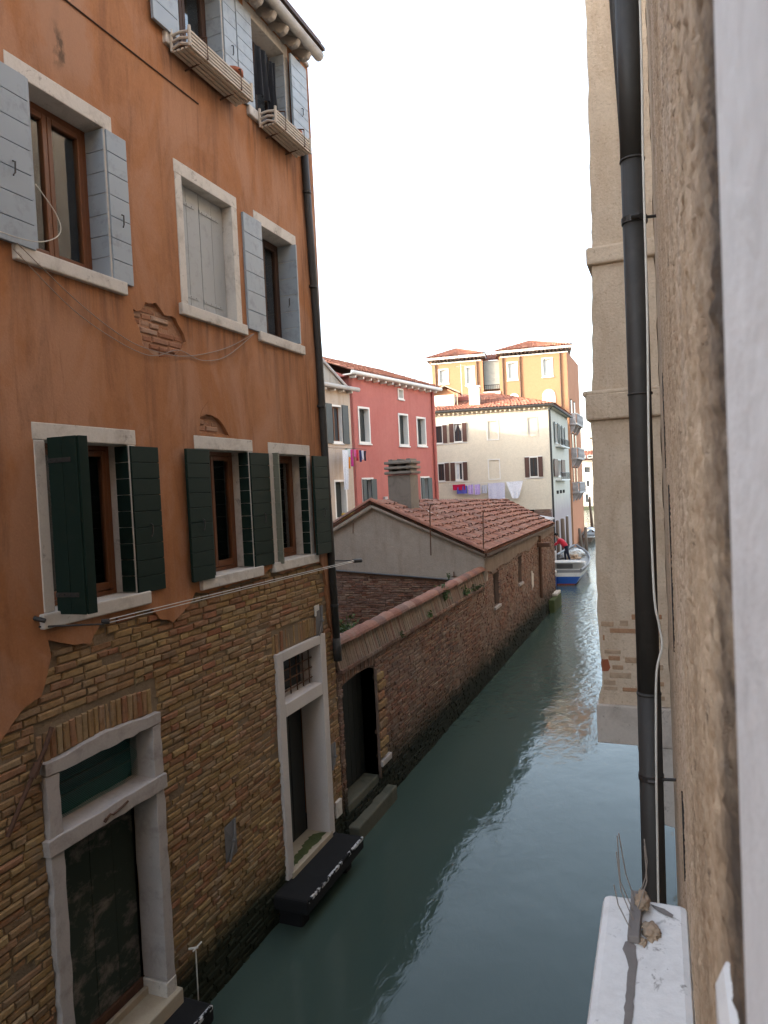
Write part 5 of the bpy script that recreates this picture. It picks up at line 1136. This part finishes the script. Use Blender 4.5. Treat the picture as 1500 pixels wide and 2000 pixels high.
# drainpipe with its cable
RP2 = thing('drainpipe', 'thick black drainpipe with clamps on the tan house wall', 'drainpipe', (-.1, 3, -5))
MB().tube([(-.092, 3, 1.9), (-.0945, 3, 1.235)], .0445, 20).build('pipe', M['pipe_dk'], RP2, smooth=True); MB().tube([(-.0945, 3, 1.24), (-.098, 3, .32), (-.104, 3, -.87)], .0435, 20).build('pipe', M['pipe_dk'], RP2, smooth=True); MB().tube([(-.104, 3, -.86), (-.1115, 3, -1.7), (-.12, 3, -5.2)], .0455, 20).build('pipe', M['pipe_dk'], RP2, smooth=True)
MB().tube([(-.090, 3, 1.9), (-.085, 3, 4), (-.08, 3, 8.4)], .0455, 20).build('pipe', M['pipe_dk'], RP2, smooth=True)
for x_, z in ((-.0945, 1.232), (-.0965, .325), (-.104, -.868)): MB().tube([(x_, 3, z-.004), (x_, 3, z+.004)], .0475, 20).build('joint', M['pipe_dk'], RP2, smooth=True)
for x_, z in ((-.0945, 1.0), (-.107, -1.205)):
    c = MB().tube([(x_, 3, z-.012), (x_, 3, z+.012)], .049, 20).build('clamp', M['iron'], RP2)
    MB().tube([(x_+.04, 2.98, z), (-.005, 2.99, z)], .006, 6).tube([(x_-.01, 2.945, z), (x_+.02, 2.945, z)], .010, 6).build('clamp_bolt', M['iron'], c)
tag(MB().tube([(-.118, 3.12, 1.24), (-.127, 3.13, 1.5), (-.142, 3.13, 1.9), (-.16, 3.13, 2.6), (-.19, 3.13, 8.3)], .022, 14).build('overflow_pipe', M['pipe_dk'], smooth=True), 'second dark pipe branching off behind the thick black drainpipe', 'pipe')
tag(MB().tube(sag([(-.03, 2.93, 4), (-.044, 2.93, 1.79), (-.053, 2.93, 1.22), (-.058, 2.93, .64), (-.07, 2.93, .06), (-.07, 2.93, -.44), (-.056, 2.93, -.576), (-.048, 2.93, -.66), (-.07, 2.93, -.757), (-.079, 2.93, -.94), (-.089, 2.93, -1.35), (-.1, 2.93, -2.2), (-.1, 2.93, -4)], 6), .0048, 7).build('cable', M['white_cord'], smooth=True), 'pale thin cable running down the front of the thick black drainpipe', 'cable')
# bird spikes and crumbs of mortar on the ledge
SK = thing('bird_spikes', 'broken bird spike strip glued to the white stone ledge', 'bird spikes', (-.083, 1.33, -.8))
MB().box(-.093, -.073, 1.255, 1.40, -.7995, -.786).build('base_strip', M['cement'], SK, bevel=.002)
for pts in ([(-.083, 1.30, -.79), (-.105, 1.315, -.745), (-.112, 1.33, -.68)], [(-.085, 1.33, -.79), (-.108, 1.34, -.74), (-.111, 1.35, -.66)], [(-.083, 1.36, -.79), (-.10, 1.37, -.74), (-.110, 1.37, -.665)], [(-.087, 1.275, -.79), (-.108, 1.28, -.75), (-.114, 1.28, -.715)], [(-.08, 1.34, -.79), (-.062, 1.345, -.735), (-.064, 1.345, -.67)], [(-.08, 1.38, -.79), (-.066, 1.385, -.75), (-.062, 1.385, -.72), (-.066, 1.39, -.68)]):
    MB().tube(pts, .0011, 5).build('spike', M['wire'], SK)
def lump(P, r, seed, sq=.5):
    rr = random.Random(seed); bm = bmesh.new(); bmesh.ops.create_icosphere(bm, subdivisions=4, radius=1)
    for v in bm.verts:
        c0 = v.co.copy(); k = 1+.45*noise.noise(c0*1.7+V((seed, 0, 0)))+.30*noise.noise(c0*4+V((0, seed, 0)))+.15*noise.noise(c0*9); v.co = V((v.co.x*r[0]*k, v.co.y*r[1]*k, v.co.z*r[2]*k))+V(P)
    me = bpy.data.meshes.new('lump'); bm.to_mesh(me); bm.free(); return me
for i, (P, r_, lab) in enumerate((((-.056, 1.295, -.797), (.016, .022, .007), 'flat tan mortar crumb on the ledge beside the bird spikes'), ((-.072, 1.365, -.785), (.011, .026, .012), 'tan mortar lump stuck on the bird spike strip'), ((-.068, 1.262, -.797), (.006, .010, .004), 'tiny mortar crumb at the near end of the spike strip'))):
    tag(link('mortar_lump', lump(P, r_, i+3), M['tan_bits'], smooth=True), lab, 'mortar', 'mortar crumbs on the ledge')

# ================================================================== boats, poles and the boatman
def hull(name, label, P0, P1, st, bands, sheer, parent_mats):
    d = V(P1)-V(P0); F = frame(P0, d); L = d.length
    t = thing(name, label, 'boat', (P0[0], P0[1], WATER)); n = len(st)
    def sec(i, f):                              # f in 0..1 from keel to gunwale
        s, hb, kz = st[i]; top = sheer[i]; z = kz+(top-kz)*f; wv = hb*(1-(1-f)**2.2*.75); return s*L, wv, WATER+z
    for (f0, f1, mat, nm, out) in bands:
        mb = MB(F); vs = []
        for i in range(n):
            for f in (f0, f1):
                s, wv, z = sec(i, f); vs += [(s, wv+out, z), (s, -wv-out, z)]
        fs = []
        for i in range(n-1):
            a_ = i*4; c = a_+4; fs += [(a_, c, c+2, a_+2), (a_+1, c+1, c+3, a_+3)]
        fs += [(0, 1, 3, 2)]
        mb.add(vs, fs).build(nm, M[mat], t, smooth=False, fix=False)
    mb = MB(F); vs = []
    for i in range(n): s, wv, z = sec(i, .86); vs += [(s, wv-.03, z), (s, -wv+.03, z)]
    mb.add(vs, [(2*i, 2*i+2, 2*i+3, 2*i+1) for i in range(n-1)]).build('deck', M['deck'], t, fix=False)
    for sg in (1, -1): MB(F).tube([(sec(i, 1)[0], sg*sec(i, 1)[1], sec(i, 1)[2]) for i in range(n)], .06, 8).build('gunwale', M['boat_grey'], t)
    return t, F, L
st = [(0, .86, -.25), (.1, .98, -.28), (.3, 1.12, -.3), (.55, 1.12, -.3), (.75, .92, -.28), (.9, .5, -.22), (1, .06, 0)]
BT, FB, BL = hull('work_boat', 'blue and white cargo boat moored past the storehouse with a boatman aboard', (-5.45, 39.4), (-6.25, 51.0), st,
    [(0, .30, 'boat_red', 'bottom', 0), (.30, .66, 'blue', 'hull', .004), (.66, .86, 'boat_white', 'white_stripe', .012), (.86, 1.0, 'boat_grey', 'strake', .02)], [.82, .80, .76, .78, .88, 1.0, 1.15], None)
MB(FB).tube([(1.9, -.98, WATER+.7), (1.95, -.95, WATER+1.0), (2.0, -.5, WATER+1.06), (2.0, .5, WATER+1.06), (1.95, .95, WATER+1.0), (1.9, .98, WATER+.7)], .09, 8).build('roll_bar', M['boat_white'], BT, smooth=True)
MB(FB).box(1.7, 2.3, -.8, .8, WATER+1.0, WATER+1.07).build('canopy', M['boat_white'], BT, bevel=.04)
MB(FB).box(2.3, 2.9, -.9, .9, WATER+.45, WATER+.98).build('console', M['boat_white'], BT, bevel=.04); MB(FB).box(2.28, 2.3, -.6, .3, WATER+.62, WATER+.88).build('dashboard', M['boat_grey'], BT)
om = MB(FB).box(-.45, .0, -.95, -.45, WATER-.5, WATER+.55).build('outboard_motor', M['blue'], BT, bevel=.06); MB(FB).box(-.5, .02, -.92, -.42, WATER+.551, WATER+.85).build('engine_cover', M['boat_white'], om, bevel=.08)
MB(FB).box(3.2, 4.6, -.1, .75, WATER+.62, WATER+.80).build('hatch', M['deck'], BT, bevel=.03)
for (s, w_, h_) in ((4.8, .3, .12), (5.0, -.5, .10)): MB(FB).box(s, s+1.4, w_, w_+.22, WATER+.62, WATER+.62+h_).build('plank', M['wood_dk'], BT, bevel=.01)
for i, (s, w_, z, r_, mt, lab) in enumerate(((7.6, -.1, .80, (.55, .75, .24), 'tarp', 'pale dusty tarpaulin heap in the bow of the cargo boat'), (6.6, .1, .78, (.42, .40, .20), 'sack', 'tan sack lying in front of the tarpaulin on the cargo boat'), (8.4, .25, .92, (.5, .4, .22), 'boat_white', 'white bundle at the very bow of the cargo boat'), (6.4, -.7, .82, (.3, .3, .24), 'boat_grey', 'grey bundle behind the boatman on the cargo boat'))):
    p = FB(s, w_, WATER+z); tag(link('cargo', lump(p, (r_[1], r_[0], r_[2]), i+11), M[mt], smooth=True), lab, 'cargo', 'cargo on the boat')
p = FB(5.2, -1.0, WATER+.72); tag(MB(FB).box(4.9, 5.7, -1.25, -.85, WATER+.75, WATER+1.35).build('crate', M['stone_grey'], bevel=.04), 'grey box at the wall side where the boatman leans', 'crate')
st2 = [(0, .40, -.15), (.15, .55, -.18), (.5, .62, -.2), (.8, .45, -.15), (1, .05, .1)]
B2, FB2, _ = hull('small_boat', 'small dark boat under a white cover beyond the mooring poles', (-6.95, 66.5), (-7.15, 73), st2, [(0, .8, 'pole', 'hull', 0), (.8, 1, 'boat_white', 'strake', .02)], [.55, .52, .5, .55, .8], None)
hc = MB(FB2); vs = []; 
for i in range(7):
    s = .3+i*.6
    for k in range(9):
        an_ = math.pi*k/8; vs.append((s, .62*math.cos(an_), WATER+.6+(.55+.1*math.sin(i*.7))*math.sin(an_)))
hc.add(vs, [(i*9+k, i*9+k+1, (i+1)*9+k+1, (i+1)*9+k) for i in range(6) for k in range(8)]).build('cover', M['boat_white'], B2, smooth=True, fix=False)
for i, (x_, y_, top, r_, lean, lab) in enumerate(((-5.88, 54.6, -3.62, .13, (-.04, 0), 'mooring pole standing alone nearest the open canal side'), (-6.55, 57.6, -3.9, .13, (-.16, 0), 'mooring pole leaning beside the bow of the cargo boat'), (-7.55, 54.6, -2.93, .17, (-.02, 0), 'stout mooring post against the cream house wall behind the boatman'), (-7.72, 53.0, -2.98, .14, (.0, 0), 'slimmer mooring post just left of the stout one'), (-7.35, 55.4, -2.75, .12, (.02, 0), 'pale mooring post with a cap right of the stout one'), (-7.0, 72, -2.0, .12, (-.35, 0), 'far slanting mooring pole beyond the palazzo corner'), (-7.6, 76, -1.9, .12, (-.1, 0), 'far upright mooring pole in line with the waterside house'), (-8.4, 74, -2.6, .12, (-.4, .0), 'far crooked mooring pole closest to the palazzo wall'))):
    t = tag(MB().tube([(x_, y_, WATER-.6), (x_+lean[0]*.5, y_, (WATER+top)/2), (x_+lean[0], y_, top)], [r_, r_*.95, r_*.85], 9).build('mooring_pole', M['pole'], smooth=True), lab, 'mooring pole', 'mooring poles along the canal')
    t2 = MB().tube([(x_+lean[0], y_, top), (x_+lean[0], y_, top+.06)], [r_*.9, r_*.5], 9).build('cap', M['boat_white'] if i == 4 else M['pole'], t)

def skinned(name, verts, edges, mat, parent, sub=2):
    me = bpy.data.meshes.new(name); me.from_pydata([v[:3] for v in verts], edges, []); ob = bpy.data.objects.new(name, me); COL.objects.link(ob)
    md = ob.modifiers.new('skin', 'SKIN'); md.use_smooth_shade = True
    for i, v in enumerate(verts):
        me.skin_vertices[0].data[i].radius = (v[3], v[3] if len(v) < 5 else v[4]); me.skin_vertices[0].data[i].use_root = i == 0
    sb = ob.modifiers.new('sub', 'SUBSURF'); sb.levels = sub; sb.render_levels = sub
    bpy.context.view_layer.update()
    ev = ob.evaluated_get(bpy.context.evaluated_depsgraph_get()); m2 = bpy.data.meshes.new_from_object(ev)
    bpy.data.objects.remove(ob); m2.materials.clear(); o_ = bpy.data.objects.new(name, m2); COL.objects.link(o_); m2.materials.append(mat); o_.parent = parent
    m2.polygons.foreach_set('use_smooth', [True]*len(m2.polygons))
    return o_
fp = FB(5.2, -.22, WATER+.68)
PN = thing('person', 'person in red jacket and dark trousers bending over the side of the cargo boat', 'person', fp)
PN.rotation_euler = (0, 0, R(-12)); PN.scale = (1.08, 1.08, 1.08)
legs = [(-.05, 0, 1.0, .17, .15), (.06, -.11, .84, .11), (.14, -.13, .46, .075), (.26, -.14, .09, .055), (.04, .11, .84, .11), (-.12, .13, .48, .075), (-.10, .14, .08, .055)]
legE = [(0, 1), (1, 2), (2, 3), (0, 4), (4, 5), (5, 6)]
torso = [(.05, 0, .76, .20, .18), (-.14, 0, 1.06, .20, .18), (-.31, 0, 1.25, .20, .18), (-.42, 0, 1.34, .09), (-.34, -.19, 1.25, .075), (-.46, -.24, 1.02, .06), (-.70, -.20, .95, .048), (-.34, .19, 1.25, .075), (-.50, .24, 1.04, .06), (-.74, .18, 1.02, .048)]
torE = [(0, 1), (1, 2), (2, 3), (2, 4), (4, 5), (5, 6), (2, 7), (7, 8), (8, 9)]
bodyv = [(v[0], v[1], v[2])+tuple(r_*.66 for r_ in v[3:]) for v in legs]+[(v[0], v[1], v[2])+tuple(r_*.66 for r_ in v[3:]) for v in torso[1:]]
bodyE = list(legE)+[(0, 7)]+[(a_+6, b_+6) for a_, b_ in torE[1:]]
k0 = len(bodyv); bodyv += [(-.50, 0, 1.41, .055), (-.56, 0, 1.47, .09, .085), (-.60, 0, 1.55, .085, .08), (.30, -.15, .04, .045), (.16, -.15, .035, .04), (-.06, .15, .04, .045), (-.22, .15, .035, .04), (-.80, -.19, .93, .035), (-.84, .16, 1.01, .035)]
bodyE += [(9, k0), (k0, k0+1), (k0+1, k0+2), (3, k0+3), (k0+3, k0+4), (6, k0+5), (k0+5, k0+6), (12, k0+7), (15, k0+8)]
for hand, sy in ((k0+7, -1), (k0+8, 1)):
    hx, hy, hz = bodyv[hand][:3]
    for f in range(5):
        i0 = len(bodyv); off = (-.5+f*.25)*.06; ln = (.055, .08, .09, .08, .06)[f]
        bodyv += [(hx-.03-ln*.5, hy+off+(.03*sy if f == 0 else 0), hz-.01, .009), (hx-.03-ln, hy+off*1.1, hz-.035, .008)]; bodyE += [(hand, i0), (i0, i0+1)]
skinned('body', bodyv, bodyE, M['skin'], PN)
skinned('jacket', torso, torE, M['jacket_red'], PN); skinned('trousers', legs, legE, M['trousers'], PN)
skinned('hair', [(-.565, 0, 1.53, .098, .092), (-.52, 0, 1.54, .085), (-.62, 0, 1.60, .07)], [(0, 1), (0, 2)], M['hair'], PN)
skinned('shoes', [(.27, -.14, .06, .06), (.16, -.15, .04, .05)], [(0, 1)], M['iron'], PN); skinned('shoes', [(-.09, .14, .06, .06), (-.22, .15, .04, .05)], [(0, 1)], M['iron'], PN)

# ================================================================== unseen houses, added to keep the low sun off the scene
NX = thing('near_sun_blocker', 'unseen orange block added beside the orange house to keep sun off the right wall', 'house', (-9, -20, WATER))
MB().box(-13, -5.02, -40, -4.3, -6.3, 2.2).build('wall', M['orange'], NX)  # added block, stops the low sun reaching the wall at right
MB().add([(-4.6, -40, 2.25), (-4.6, -4.45, 2.25), (-9, -4.45, 4.4), (-9, -40, 4.4)], [(0, 1, 2, 3)]).add([(-13.4, -40, 2.25), (-13.4, -4.45, 2.25), (-9, -4.45, 4.4), (-9, -40, 4.4)], [(0, 1, 2, 3)]).build('roof', M['tile_at'], NX, fix=False)
RR = thing('back_sun_blocker', 'unseen tall beige block added behind the orange house to cast shade', 'house', (-28, 14, -4.7))
MB().box(-40, -18, -12, 31, -4.8, 6.75).build('wall', M['beige'], RR)  # added block, shades the storehouse gable and the lower cream front
MB().add([(-17.6, -12, 6.8), (-17.6, 31.3, 6.8), (-29, 31.3, 7.6), (-29, -12, 7.6)], [(0, 1, 2, 3)]).add([(-40.4, -12, 6.8), (-40.4, 31.3, 6.8), (-29, 31.3, 7.6), (-29, -12, 7.6)], [(0, 1, 2, 3)]).build('roof', M['tile_at'], RR, fix=False)

TB = thing('cream_shade_blocker', 'unseen beige block added behind the red house to shade the cream front', 'house', (-28, 43, -4.7))
MB().box(-34, -21.6, 37, 50.5, -4.8, 5.55).build('wall', M['beige'], TB)  # added block, its height sets the slanting shade edge on the cream front
MB().add([(-21.2, 36.8, 5.6), (-21.2, 50.7, 5.6), (-27, 50.7, 6.3), (-27, 36.8, 6.3)], [(0, 1, 2, 3)]).add([(-34.4, 36.8, 5.6), (-34.4, 50.7, 5.6), (-27, 50.7, 6.3), (-27, 36.8, 6.3)], [(0, 1, 2, 3)]).build('roof', M['tile_at'], TB, fix=False)
